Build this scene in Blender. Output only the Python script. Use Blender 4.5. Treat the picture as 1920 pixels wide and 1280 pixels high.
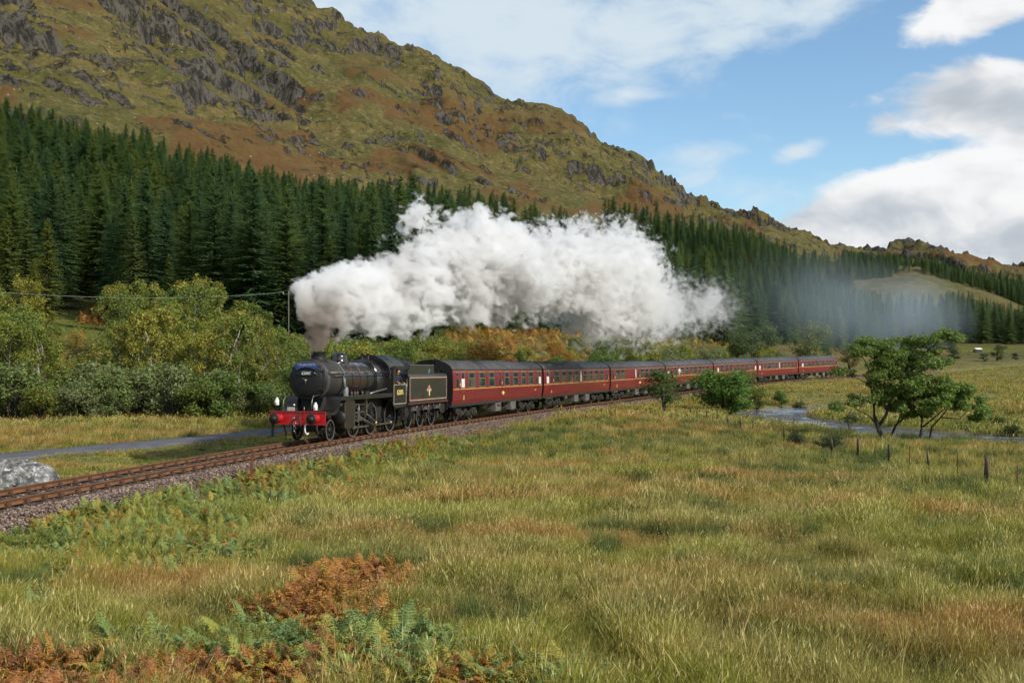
import bpy, math, random
import numpy as np
from mathutils import Vector, Matrix, Euler

for o in list(bpy.data.objects):
    bpy.data.objects.remove(o)
S = bpy.context.scene
COL = S.collection
PI = math.pi

# ------------------------------------------------------------------ camera, sky, sun, exposure
FPX = 2000.0                      # focal length in photograph pixels (photograph 1920 x 1280)
CAMZ = 4.06
PITCH = math.atan(20.0 / FPX)     # horizon 20 px under the picture centre
cd = bpy.data.cameras.new('camera')
cam = bpy.data.objects.new('camera', cd)
COL.objects.link(cam)
cd.sensor_width = 36.0
cd.lens = 36.0 * FPX / 1920.0
cd.clip_start = 0.2
cd.clip_end = 20000.0
cam.location = (0, 0, CAMZ)
cam.rotation_euler = (PI / 2 + PITCH, 0, 0)
S.camera = cam

SUN_EL = math.radians(35.0)
SUN_AZ = math.radians(124.0)      # compass-like: from +Y (view direction) towards +X
TO_SUN = Vector((math.sin(SUN_AZ) * math.cos(SUN_EL), math.cos(SUN_AZ) * math.cos(SUN_EL), math.sin(SUN_EL)))
sd = bpy.data.lights.new('sun', 'SUN')
sd.energy = 3.9
sd.angle = math.radians(0.53)
sd.color = (1.0, 0.94, 0.85)
sun = bpy.data.objects.new('sun', sd)
COL.objects.link(sun)
sun.rotation_euler = TO_SUN.to_track_quat('Z', 'Y').to_euler()
sun.location = (60, -40, 80)

S.view_settings.view_transform = 'Standard'
S.view_settings.look = 'None'
S.view_settings.exposure = 0.22
S.view_settings.gamma = 1.0
S.view_settings.use_curve_mapping = False
S.render.engine = 'CYCLES'
S.cycles.max_bounces = 10
S.cycles.diffuse_bounces = 2
S.cycles.glossy_bounces = 2
S.cycles.transmission_bounces = 4
S.cycles.transparent_max_bounces = 12
S.cycles.volume_bounces = 7
S.cycles.volume_max_steps = 512
S.cycles.use_denoising = True
S.cycles.use_adaptive_sampling = True
S.cycles.adaptive_threshold = 0.03


class NG:
    """small helper to write node trees as expressions"""
    def __init__(s, nt):
        s.nt = nt; s.k = 0

    def n(s, t, **kw):
        nd = s.nt.nodes.new(t)
        for k, v in kw.items():
            setattr(nd, k, v)
        return nd

    def put(s, sock, v):
        if v is None: return
        if hasattr(v, 'is_linked') or isinstance(v, bpy.types.NodeSocket):
            s.nt.links.new(v, sock)
        else:
            if sock.type == 'RGBA' and len(v) == 3: v = (*v, 1)
            sock.default_value = v

    def m(s, op, a, b=None, c=None, clamp=False):
        nd = s.n('ShaderNodeMath', operation=op, use_clamp=clamp)
        for i, v in enumerate((a, b, c)):
            if v is not None: s.put(nd.inputs[i], v)
        return nd.outputs[0]

    def vm(s, op, a, b=None, scale=None):
        nd = s.n('ShaderNodeVectorMath', operation=op)
        s.put(nd.inputs[0], a)
        if b is not None: s.put(nd.inputs[1], b)
        if scale is not None: s.put(nd.inputs['Scale'], scale)
        return nd.outputs['Value'] if op in ('LENGTH', 'DOT_PRODUCT', 'DISTANCE') else nd.outputs[0]

    def xyz(s, v):
        nd = s.n('ShaderNodeSeparateXYZ'); s.put(nd.inputs[0], v)
        return nd.outputs[0], nd.outputs[1], nd.outputs[2]

    def comb(s, x, y, z):
        nd = s.n('ShaderNodeCombineXYZ')
        for i, v in enumerate((x, y, z)): s.put(nd.inputs[i], v)
        return nd.outputs[0]

    def noise(s, vec, scale, detail=3, rough=0.55, dist=0.0, color=False, lac=2.0):
        nd = s.n('ShaderNodeTexNoise')
        if vec is not None: s.put(nd.inputs['Vector'], vec)
        s.put(nd.inputs['Scale'], scale); nd.inputs['Detail'].default_value = detail
        nd.inputs['Roughness'].default_value = rough; nd.inputs['Distortion'].default_value = dist
        nd.inputs['Lacunarity'].default_value = lac
        return nd.outputs['Color'] if color else nd.outputs['Fac']

    def vor(s, vec, scale, feature='F1', out='Distance', rand=1.0):
        nd = s.n('ShaderNodeTexVoronoi', feature=feature)
        if vec is not None: s.put(nd.inputs['Vector'], vec)
        nd.inputs['Scale'].default_value = scale; nd.inputs['Randomness'].default_value = rand
        return nd.outputs[out]

    def ss(s, v, lo, hi, a=0.0, b=1.0, smooth=True):
        nd = s.n('ShaderNodeMapRange', interpolation_type='SMOOTHSTEP' if smooth else 'LINEAR')
        s.put(nd.inputs['Value'], v)
        for k, x in (('From Min', lo), ('From Max', hi), ('To Min', a), ('To Max', b)): s.put(nd.inputs[k], x)
        return nd.outputs[0]

    def mix(s, f, a, b, mode='MIX'):
        nd = s.n('ShaderNodeMix', data_type='RGBA', blend_type=mode)
        s.put(nd.inputs['Factor'], f)
        s.put([i for i in nd.inputs if i.name == 'A' and i.type == 'RGBA'][0], a)
        s.put([i for i in nd.inputs if i.name == 'B' and i.type == 'RGBA'][0], b)
        return [o for o in nd.outputs if o.type == 'RGBA'][0]

    def ramp(s, f, stops, interp='LINEAR'):
        nd = s.n('ShaderNodeValToRGB'); cr = nd.color_ramp; cr.interpolation = interp
        while len(cr.elements) < len(stops): cr.elements.new(0.5)
        for e, (p, c) in zip(cr.elements, stops):
            e.position = p; e.color = (*c, 1) if len(c) == 3 else c
        s.put(nd.inputs[0], f)
        return nd.outputs[0]

    def attr(s, name, kind='GEOMETRY', out='Fac'):
        nd = s.n('ShaderNodeAttribute', attribute_name=name, attribute_type=kind)
        return nd.outputs[out]

    def curve(s, v, pts, lo, hi):
        """value curve through pts (x, y) over x in lo..hi ; y scaled 0..ymax"""
        ym = max(p[1] for p in pts) * 1.0001
        nd = s.n('ShaderNodeFloatCurve')
        cv = nd.mapping.curves[0]
        P = [((x - lo) / (hi - lo), y / ym) for x, y in pts]
        cv.points[0].location = P[0]; cv.points[1].location = P[-1]
        for p in P[1:-1]: cv.points.new(*p)
        for p in cv.points: p.handle_type = 'AUTO_CLAMPED'
        nd.mapping.update()
        s.put(nd.inputs['Value'], s.ss(v, lo, hi, 0, 1, False))
        return s.m('MULTIPLY', nd.outputs[0], ym)


# ---- world: physical sky with broken cloud, described by direction only
W = bpy.data.worlds.new('World'); S.world = W; W.use_nodes = True
W.node_tree.nodes.clear()
g = NG(W.node_tree)
SKY_STR = 0.14
sky = g.n('ShaderNodeTexSky', sky_type='NISHITA', sun_disc=False)
sky.sun_elevation = SUN_EL; sky.sun_rotation = SUN_AZ
sky.altitude = 100; sky.air_density = 1.0; sky.dust_density = 0.55; sky.ozone_density = 1.2
dirv = g.n('ShaderNodeTexCoord').outputs['Generated']
dx, dy, dz = g.xyz(dirv)
az = g.m('ARCTAN2', dx, dy)                    # 0 = ahead, + = right (radians)
el = g.m('ARCSINE', dz)
# cloud space: azimuth / elevation stretched so clouds lie flat
wv = g.comb(g.m('MULTIPLY', dx, 1.0), dy, g.m('MULTIPLY', dz, 1.9))
warp = g.noise(wv, 5.0, 3, 0.5, color=True)
wv2 = g.vm('ADD', wv, g.vm('SCALE', g.vm('SUBTRACT', warp, (0.5, 0.5, 0.5)), scale=0.16))
big = g.noise(wv2, 4.2, 5, 0.56)
fine = g.noise(wv2, 15.0, 5, 0.6)


def blob(a, e, ra, re, tilt=0.0):
    """soft elliptical bank of cloud centred at azimuth a, elevation e (radians)"""
    da = g.m('SUBTRACT', az, a); de = g.m('SUBTRACT', el, e)
    c, s_ = math.cos(tilt), math.sin(tilt)
    u = g.m('DIVIDE', g.m('ADD', g.m('MULTIPLY', da, c), g.m('MULTIPLY', de, s_)), ra)
    v = g.m('DIVIDE', g.m('SUBTRACT', g.m('MULTIPLY', de, c), g.m('MULTIPLY', da, s_)), re)
    r = g.m('SQRT', g.m('ADD', g.m('MULTIPLY', u, u), g.m('MULTIPLY', v, v)))
    return g.ss(r, 0.0, 1.35, 1.0, 0.0)


def A(x): return math.atan((x - 960) / FPX)
def E_(y): return math.atan((660 - y) / FPX)


# cumulus banks (right of the valley) and thin high cloud (over the ridge)
cum = None
for (x, y, rx, ry, tl, w) in ((1820, 225, 210, 80, .10, 1.0), (2020, 270, 260, 130, 0, 1.0), (1740, 390, 290, 92, .32, 1.0),
                              (1880, 480, 480, 95, 0, 1.0), (1850, 60, 170, 66, .2, .95), (2050, 30, 240, 90, 0, 1.0), (1600, 430, 230, 70, .3, .95), (1690, 250, 130, 50, .2, .7)):
    b = g.m('MULTIPLY', blob(A(x), E_(y), rx / FPX, ry / FPX, tl), w)
    cum = b if cum is None else g.m('MAXIMUM', cum, b)
far_az = g.ss(g.m('ABSOLUTE', az), 0.5, 0.8)                 # the rest of the sky: scattered cloud
cum = g.m('MAXIMUM', cum, g.m('MULTIPLY', far_az, 0.42))
cd_ = g.m('ADD', g.m('MULTIPLY', cum, 0.80), g.m('ADD', g.m('MULTIPLY', g.m('SUBTRACT', big, 0.5), 1.25), g.m('MULTIPLY', g.m('SUBTRACT', fine, 0.5), 0.75)))
cmask = g.ss(cd_, 0.20, 0.50)
veil = None
for (x, y, rx, ry, tl, w) in ((880, 40, 520, 190, -.1, .95), (1120, 50, 400, 120, 0, .85), (1480, 20, 260, 60, 0, .7), (1340, 85, 130, 38, 0.05, .75), (1165, 182, 105, 28, .05, .8),
                              (1530, 10, 200, 50, .1, .7), (1330, 300, 130, 40, .1, .55), (1330, 345, 190, 45, -.2, .5), (1505, 292, 70, 22, .3, .85), (640, 60, 300, 170, 0, 1.0)):
    b = g.m('MULTIPLY', blob(A(x), E_(y), rx / FPX, ry / FPX, tl), w)
    veil = b if veil is None else g.m('MAXIMUM', veil, b)
veil = g.m('MAXIMUM', veil, g.m('MULTIPLY', far_az, 0.35))
vn = g.m('ADD', g.m('MULTIPLY', veil, 0.95), g.m('ADD', g.m('MULTIPLY', g.m('SUBTRACT', big, 0.5), 2.3), g.m('MULTIPLY', g.m('SUBTRACT', fine, 0.5), 1.3)))
vmask = g.m('MULTIPLY', g.ss(vn, 0.10, 0.95), 0.93)
# relief inside the cumulus: compare density with the density a little towards the sun
wv3 = g.vm('ADD', wv2, (0.022, -0.01, 0.05))
relief = g.m('SUBTRACT', big, g.noise(wv3, 4.2, 5, 0.56))
low = g.noise(g.vm('ADD', wv, (3.1, 1.7, 0.4)), 6.0, 4, 0.5)
thick = g.ss(cd_, 0.35, 0.9)
shade = g.m('ADD', g.m('ADD', 0.78, g.m('MULTIPLY', relief, 2.8)), g.m('MULTIPLY', g.m('MULTIPLY', g.m('SUBTRACT', 0.55, low), thick), 1.3))
shade = g.ss(shade, 0.30, 1.12, 0.55, 0.94)
cl = g.vm('SCALE', g.mix(g.ss(shade, .45, .9), (0.86, 0.95, 1.06), (1.0, 1.0, 1.0)), scale=g.m('DIVIDE', g.m('MULTIPLY', shade, 0.88), SKY_STR))
vl = g.vm('SCALE', (0.80, 0.92, 1.0), scale=0.74 / SKY_STR)
skyc = sky.outputs[0]
skyc = g.mix(1.0, skyc, (0.86, 0.99, 1.03), 'MULTIPLY')
c1 = g.mix(vmask, skyc, vl)
c2 = g.mix(g.m('MULTIPLY', cmask, 0.97), c1, cl)
bg = g.n('ShaderNodeBackground'); g.put(bg.inputs[0], c2); bg.inputs[1].default_value = SKY_STR
wo = g.n('ShaderNodeOutputWorld'); W.node_tree.links.new(bg.outputs[0], wo.inputs[0])
# ------------------------------------------------------------------ helpers
RNG = np.random.default_rng(7)


def tag(o, label=None, cat=None, group=None, kind=None):
    if label: o['label'] = label
    if cat: o['category'] = cat
    if group: o['group'] = group
    if kind: o['kind'] = kind
    return o


def empty(name, loc=(0, 0, 0), rz=0.0):
    o = bpy.data.objects.new(name, None); COL.objects.link(o)
    o.location = loc; o.rotation_euler = (0, 0, rz); o.empty_display_size = 0.2
    return o


def link(name, me, parent=None, loc=None, rz=None):
    o = bpy.data.objects.new(name, me); COL.objects.link(o)
    if parent is not None: o.parent = parent
    if loc is not None: o.location = loc
    if rz is not None: o.rotation_euler = (0, 0, rz)
    return o


def copy_tree(o, parent=None):
    c = o.copy(); COL.objects.link(c)
    c.parent = parent
    for ch in o.children: copy_tree(ch, c)
    return c


def np_mesh(name, V, F, mats=(), smooth=False, attrs=None, mi=None):
    """mesh from numpy arrays; F is (n,3) or (n,4)"""
    V = np.asarray(V, np.float32); F = np.asarray(F, np.int32)
    me = bpy.data.meshes.new(name)
    k = F.shape[1]
    me.vertices.add(len(V)); me.vertices.foreach_set('co', V.ravel())
    me.loops.add(F.size); me.loops.foreach_set('vertex_index', F.ravel())
    me.polygons.add(len(F))
    me.polygons.foreach_set('loop_start', np.arange(0, F.size, k, dtype=np.int32))
    me.polygons.foreach_set('loop_total', np.full(len(F), k, np.int32))
    if smooth: me.polygons.foreach_set('use_smooth', np.ones(len(F), bool))
    for m in mats: me.materials.append(m)
    if mi is not None: me.polygons.foreach_set('material_index', np.asarray(mi, np.int32))
    for nm, a in (attrs or {}).items():
        at = me.attributes.new(nm, 'FLOAT', 'POINT'); at.data.foreach_set('value', np.asarray(a, np.float32))
    me.update(calc_edges=True); me.validate()
    return me


class MB:
    """collects simple solids into one mesh"""
    def __init__(s): s.v = []; s.f = []; s.sm = []

    def _add(s, vs, fs, smooth=False):
        b = len(s.v); s.v += [tuple(v) for v in vs]
        for f in fs: s.f.append(tuple(i + b for i in f)); s.sm.append(smooth)
        return s

    def box(s, c, d, rot=None, taper=None):
        hx, hy, hz = d[0] / 2, d[1] / 2, d[2] / 2
        vs = [Vector((x * hx, y * hy, z * hz)) for z in (-1, 1) for y in (-1, 1) for x in (-1, 1)]
        if taper: vs = [Vector((v.x * (taper if v.z > 0 else 1), v.y * (taper if v.z > 0 else 1), v.z)) for v in vs]
        if rot is not None:
            R = Euler(rot).to_matrix(); vs = [R @ v for v in vs]
        c = Vector(c)
        return s._add([v + c for v in vs], [(0, 2, 3, 1), (4, 5, 7, 6), (0, 1, 5, 4), (2, 6, 7, 3), (0, 4, 6, 2), (1, 3, 7, 5)])

    def tube(s, pts, r, n=8, cap=True, smooth=True):
        pts = [Vector(p) for p in pts]
        rs = r if isinstance(r, (list, tuple)) else [r] * len(pts)
        vs = []; fs = []
        up = Vector((0, 0, 1))
        for i, p in enumerate(pts):
            t = (pts[min(i + 1, len(pts) - 1)] - pts[max(i - 1, 0)]).normalized()
            a = t.cross(up)
            if a.length < 1e-3: a = t.cross(Vector((1, 0, 0)))
            a.normalize(); b = a.cross(t)
            for k in range(n):
                w = 2 * PI * k / n
                vs.append(p + (a * math.cos(w) + b * math.sin(w)) * rs[i])
        for i in range(len(pts) - 1):
            for k in range(n):
                k2 = (k + 1) % n
                fs.append((i * n + k, i * n + k2, (i + 1) * n + k2, (i + 1) * n + k))
        s._add(vs, fs, smooth)
        if cap:
            b = len(s.v) - len(vs)
            s.f.append(tuple(b + k for k in reversed(range(n)))); s.sm.append(False)
            s.f.append(tuple(b + (len(pts) - 1) * n + k for k in range(n))); s.sm.append(False)
        return s

    def lathe(s, prof, origin, axis, n=24, smooth=True):
        """prof: list of (radius, height along axis)"""
        axis = Vector(axis).normalized(); o = Vector(origin)
        a = axis.cross(Vector((0, 0, 1)))
        if a.length < 1e-3: a = axis.cross(Vector((0, 1, 0)))
        a.normalize(); b = axis.cross(a)
        vs = []; fs = []
        for r, h in prof:
            for k in range(n):
                w = 2 * PI * k / n
                vs.append(o + axis * h + (a * math.cos(w) + b * math.sin(w)) * max(r, 1e-4))
        for i in range(len(prof) - 1):
            for k in range(n):
                k2 = (k + 1) % n
                fs.append((i * n + k, i * n + k2, (i + 1) * n + k2, (i + 1) * n + k))
        return s._add(vs, fs, smooth)

    def prism(s, poly, x0, x1, axis='x', smooth=False, caps=True):
        """poly: list of 2D points; axis x: (y,z); axis y: (x,z); axis z: (x,y)"""
        n = len(poly)
        def P(p, t): return {'x': (t, p[0], p[1]), 'y': (p[0], t, p[1]), 'z': (p[0], p[1], t)}[axis]
        vs = [P(p, x0) for p in poly] + [P(p, x1) for p in poly]
        fs = [(i, (i + 1) % n, n + (i + 1) % n, n + i) for i in range(n)]
        s._add(vs, fs, smooth)
        b = len(s.v) - 2 * n
        if caps:
            s.f.append(tuple(b + i for i in reversed(range(n)))); s.sm.append(False)
            s.f.append(tuple(b + n + i for i in range(n))); s.sm.append(False)
        return s

    def ring(s, c, axis, R, r, n=24, k=6):
        prof = [(R + r * math.cos(2 * PI * i / k), r * math.sin(2 * PI * i / k)) for i in range(k + 1)]
        return s.lathe(prof, c, axis, n)

    def mesh(s, name, mat, fix=True):
        me = bpy.data.meshes.new(name); me.from_pydata(s.v, [], s.f)
        me.polygons.foreach_set('use_smooth', s.sm)
        if mat: me.materials.append(mat)
        if fix:
            import bmesh
            bm = bmesh.new(); bm.from_mesh(me); bmesh.ops.recalc_face_normals(bm, faces=bm.faces); bm.to_mesh(me); bm.free()
        me.update()
        return me

    def build(s, name, mat, parent=None, loc=None, rz=None):
        return link(name, s.mesh(name, mat), parent, loc, rz)


# ---- numpy noise
def _hash(ix, iy, seed):
    h = (ix.astype(np.int64) * 374761393 + iy.astype(np.int64) * 668265263 + seed * 1274126177) & 0xFFFFFFFF
    h = ((h ^ (h >> 13)) * 1274126177) & 0xFFFFFFFF
    return ((h ^ (h >> 16)) & 0xFFFFFF) / float(0xFFFFFF)


def vnoise(x, y, seed=0):
    ix = np.floor(x); iy = np.floor(y); fx = x - ix; fy = y - iy
    ix = ix.astype(np.int64); iy = iy.astype(np.int64)
    u = fx * fx * fx * (fx * (fx * 6 - 15) + 10); v = fy * fy * fy * (fy * (fy * 6 - 15) + 10)
    a = _hash(ix, iy, seed); b = _hash(ix + 1, iy, seed); c = _hash(ix, iy + 1, seed); d = _hash(ix + 1, iy + 1, seed)
    return (a * (1 - u) + b * u) * (1 - v) + (c * (1 - u) + d * u) * v


def fbm(x, y, octv=4, seed=0, gain=0.5, ridged=False):
    t = 0.0; amp = 1.0; tot = 0.0
    c, s_ = math.cos(0.6), math.sin(0.6)
    for o in range(octv):
        n = vnoise(x, y, seed + o * 17)
        if ridged: n = 1 - np.abs(2 * n - 1)
        t = t + n * amp; tot += amp; amp *= gain
        x, y = (x * c - y * s_) * 2.03 + 11.3, (x * s_ + y * c) * 2.03 + 5.7
    return t / tot


def sstep(a, b, x):
    t = np.clip((x - a) / (b - a), 0, 1)
    return t * t * (3 - 2 * t)


# ---- pixel <-> world
def px_dir(x, y):
    v = Vector(((x - 960) / FPX, 1.0, (640 - y) / FPX))
    c, s_ = math.cos(PITCH), math.sin(PITCH)
    return Vector((v.x, v.y * c - v.z * s_, v.y * s_ + v.z * c))


def to_px(X, Y, Z):
    c, s_ = math.cos(PITCH), math.sin(PITCH)
    z = np.asarray(Z) - CAMZ
    f = Y * c + z * s_; u = -Y * s_ + z * c
    return 960 + FPX * X / f, 640 - FPX * u / f


# ---- railway alignment: s metres behind the engine's front buffers
_ds = 0.25
_S = np.arange(-60, 340, _ds)
_TH = 0.2286 + 0.00252 * np.clip(_S, -60, 190)
_X = np.cumsum(np.sin(_TH)) * _ds; _Y = np.cumsum(np.cos(_TH)) * _ds
_i0 = np.argmin(np.abs(_S))
_X += -9.387 - _X[_i0]; _Y += 45.67 - _Y[_i0]
_Z = np.interp(_S, [-60, -30, 0, 18, 38, 59, 79, 99, 119, 139, 160, 340], [.78, .52, .17, -.16, -.46, -.66, -.72, -.67, -.56, -.42, -.30, 1.0])
_kk = np.exp(-0.5 * (np.arange(-120, 121) / 45.) ** 2); _kk /= _kk.sum()
_Z = np.convolve(np.pad(_Z, 120, mode='edge'), _kk, 'valid')


def track(s):
    return (np.interp(s, _S, _X), np.interp(s, _S, _Y), np.interp(s, _S, _Z), np.interp(s, _S, _TH))


def track_pt(s, off=0.0, z=0.0):
    x, y, zz, t = track(s)
    return Vector((x + off * math.cos(t), y - off * math.sin(t), zz + z))


def track_near(X, Y):
    """s and signed offset (+ = camera side) of points, by a coarse search over the centreline"""
    X = np.asarray(X, float); Y = np.asarray(Y, float)
    sh = X.shape; X = X.ravel(); Y = Y.ravel()
    s_out = np.zeros(len(X)); off = np.full(len(X), 1e3)
    m = (Y > -40) & (Y < 330) & (X > -60) & (X < 220)
    step = 16
    cx, cy = _X[::step], _Y[::step]
    idx = np.where(m)[0]
    for a in range(0, len(idx), 20000):
        ii = idx[a:a + 20000]
        d2 = (X[ii, None] - cx) ** 2 + (Y[ii, None] - cy) ** 2
        j = d2.argmin(1) * step
        tx, ty = np.sin(_TH[j]), np.cos(_TH[j])
        ds = (X[ii] - _X[j]) * tx + (Y[ii] - _Y[j]) * ty
        s_out[ii] = _S[j] + ds
        off[ii] = (X[ii] - _X[j]) * ty - (Y[ii] - _Y[j]) * tx
    return s_out.reshape(sh), off.reshape(sh)


# ---- terrain profiles: columns by azimuth, each a list of (depth, picture row of the ground) from the hill foot to behind the ridge
def zrow(d, y): return CAMZ + (660 - y) * d / FPX


_cols = {
    -500: [('z', 95, -1.0), (140, 620), (190, 545), (430, 190), (700, -220), (1050, -560)],
    0:    [('z', 95, -1.2), (140, 618), (190, 552), (430, 232), (700, -60), (1050, -330)],
    300:  [('z', 95, -1.2), (140, 625), (195, 565), (455, 312), (700, 100), (1050, -160)],
    600:  [('z', 92, -1.0), (140, 640), (200, 592), (480, 388), (720, 222), (1080, 18)],
    750:  [('z', 92, -1.0), (140, 642), (205, 605), (500, 392), (760, 255), (1100, 90)],
    900:  [('z', 100, -1.0), (145, 640), (210, 612), (520, 405), (790, 290), (1130, 152)],
    1050: [('z', 115, -1.0), (165, 642), (230, 620), (560, 426), (830, 330), (1150, 197)],
    1200: [('z', 140, -1.0), (190, 645), (260, 625), (640, 446), (880, 370), (1180, 292)],
    1350: [('z', 175, -0.8), (230, 655), (320, 632), (760, 458), (980, 425), (1230, 398)],
    1430: [('z', 185, -0.8), (250, 660), (340, 636), (800, 468), (1050, 436), (1340, 406)],
    1500: [('z', 195, -0.6), (270, 666), (380, 645), (850, 492), (1100, 458), (1420, 425)],
    1570: [('z', 200, -0.8), (320, 672), (430, 648), (610, 530), (780, 540), (1150, 490), (1460, 454)],
    1650: [('z', 200, -0.9), (340, 672), (445, 648), (610, 522), (780, 535), (1150, 498), (1500, 464)],
    1720: [('z', 200, -1.0), (350, 672), (450, 646), (610, 509), (780, 528), (1150, 502), (1500, 462)],
    1800: [('z', 200, -1.0), (350, 672), (455, 645), (610, 530), (780, 552), (1150, 515), (1500, 475)],
    1875: [('z', 200, -1.0), (350, 672), (455, 645), (610, 553), (780, 572), (1150, 540), (1500, 502)],
    1925: [('z', 200, -1.0), (350, 671), (455, 644), (610, 578), (780, 585), (1150, 545), (1500, 486)],
    2400: [('z', 200, -0.8), (350, 668), (455, 640), (610, 605), (780, 600), (1150, 560), (1500, 500)],
}
_sk = [(560, -6), (600, 18), (660, 48), (705, 70), (750, 90), (800, 90), (845, 106), (890, 145), (935, 174), (1000, 180), (1060, 198), (1110, 238), (1145, 276), (1190, 284), (1240, 328), (1300, 372), (1350, 399)]
_kx = sorted(_cols)
for x, y in _sk:
    a = max(k for k in _kx if k <= x); b = min(k for k in _kx if k >= x)
    f = 0 if a == b else (x - a) / (b - a)
    def _as(c): return [(k[1], (660 - (k[2] - CAMZ) * FPX / k[1])) if k[0] == 'z' else k for k in c]
    ca, cb = _as(_cols[a]), _as(_cols[b])
    if len(ca) == len(cb):
        c = [(p[0] * (1 - f) + q[0] * f, p[1] * (1 - f) + q[1] * f) for p, q in zip(ca, cb)]
        dy = y - c[-1][1]
        c[-1] = (c[-1][0], y); c[-2] = (c[-2][0], c[-2][1] + dy * .35)
        _cols[x] = c
_LD = np.linspace(math.log(60), math.log(7000), 420)
_TX = np.array(sorted(_cols))
_PROF = []
for x in _TX:
    kd, kz = [60.0], [-1.0]
    for k in _cols[x]:
        if k[0] == 'z': kd.append(k[1]); kz.append(k[2])
        else: kd.append(k[0]); kz.append(zrow(*k))
    kd += [kd[-1] * 1.25, kd[-1] * 1.9, 7000.0]; kz += [kz[-1] * 0.82, kz[-1] * 0.4, 20.0]
    _PROF.append(np.interp(np.exp(_LD), kd, kz))
_TT = (np.linspace(-500, 2400, 380) - 960) / FPX
_PROF = np.array(_PROF)
_fine = np.array([np.interp(_TT, (_TX - 960) / FPX, _PROF[:, j]) for j in range(len(_LD))]).T      # (t, ld)


def _smooth(a, n, ax):
    k = np.exp(-0.5 * (np.arange(-3 * n, 3 * n + 1) / n) ** 2); k /= k.sum()
    p = [(0, 0), (0, 0)]; p[ax] = (3 * n, 3 * n)
    a = np.pad(a, p, mode='edge')
    return np.apply_along_axis(lambda v: np.convolve(v, k, 'valid'), ax, a)


_fine = _smooth(_smooth(_fine, 2, 1), 2, 0)

RIVER = None   # filled below: polyline (X, Y, half width)


def base_height(X, Y):
    """large shape of the land without the small relief"""
    X = np.asarray(X, float); Y = np.asarray(Y, float)
    r = np.hypot(X, Y)
    ang = np.arctan2(X, np.maximum(Y, 1e-6))
    amax = math.atan(_TT[-1]); amin = math.atan(_TT[0])
    t = np.tan(np.clip(ang, amin, amax))
    d = np.where((ang > amin) & (ang < amax), Y, r * np.cos(np.clip(ang, amin, amax)))
    ld = np.log(np.clip(d, 60, 7000))
    fi = (ld - _LD[0]) / (_LD[1] - _LD[0]); ft = (t - _TT[0]) / (_TT[1] - _TT[0])
    i = np.clip(np.floor(fi).astype(int), 0, len(_LD) - 2); j = np.clip(np.floor(ft).astype(int), 0, len(_TT) - 2)
    a = np.clip(fi - i, 0, 1); b = np.clip(ft - j, 0, 1)
    far = (_fine[j, i] * (1 - a) + _fine[j, i + 1] * a) * (1 - b) + (_fine[j + 1, i] * (1 - a) + _fine[j + 1, i + 1] * a) * b
    back = sstep(0.9, 2.2, np.abs(np.arctan2(X, Y)))
    far = far * (1 - back) + 8.0 * back * sstep(150, 900, r)
    # meadow on the camera side: a bank under the camera, falling gently towards the river
    near = 0.25 - 0.036 * (np.clip(r, 10, 52) - 10) + 2.1 * (1 - sstep(1.0, 10.5, r))
    w = sstep(52, 95, np.maximum(d, 0))
    return near * (1 - w) + far * w
# ------------------------------------------------------------------ land
RIV = np.array([(50, 122, 2.2), (38, 116.5, 2.4), (31.9, 112.5, 3.0), (27.0, 107.5, 3.3), (23.6, 100.5, 3.4), (23.2, 93.5, 3.2), (24.4, 88, 3.2), (26.2, 82, 3.4),
                (28.2, 77.0, 3.6), (30.8, 73.2, 3.7), (34, 70.8, 3.7), (38, 68.5, 3.7), (44, 66, 3.6), (52, 62.5, 3.5), (64, 56, 3), (90, 50, 3)])
_tt = np.linspace(0, len(RIV) - 1, 300)
RIVS = np.stack([_smooth(np.interp(_tt, np.arange(len(RIV)), RIV[:, k])[None], 6, 1)[0] for k in range(3)], 1)
WATER_Z = -1.92


def river_dist(X, Y):
    X = np.asarray(X, float); Y = np.asarray(Y, float); sh = X.shape
    X = X.ravel(); Y = Y.ravel(); out = np.full(len(X), 99.0)
    idx = np.where((X > 5) & (X < 115) & (Y > 35) & (Y < 140))[0]
    for a in range(0, len(idx), 20000):
        ii = idx[a:a + 20000]
        d = np.sqrt((X[ii, None] - RIVS[:, 0]) ** 2 + (Y[ii, None] - RIVS[:, 1]) ** 2) - RIVS[:, 2]
        out[ii] = d.min(1)
    return out.reshape(sh)


ROAD_PX = [(-420, 905), (-200, 874), (0, 850), (130, 840), (260, 829), (400, 815), (520, 803), (640, 793)]


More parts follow.
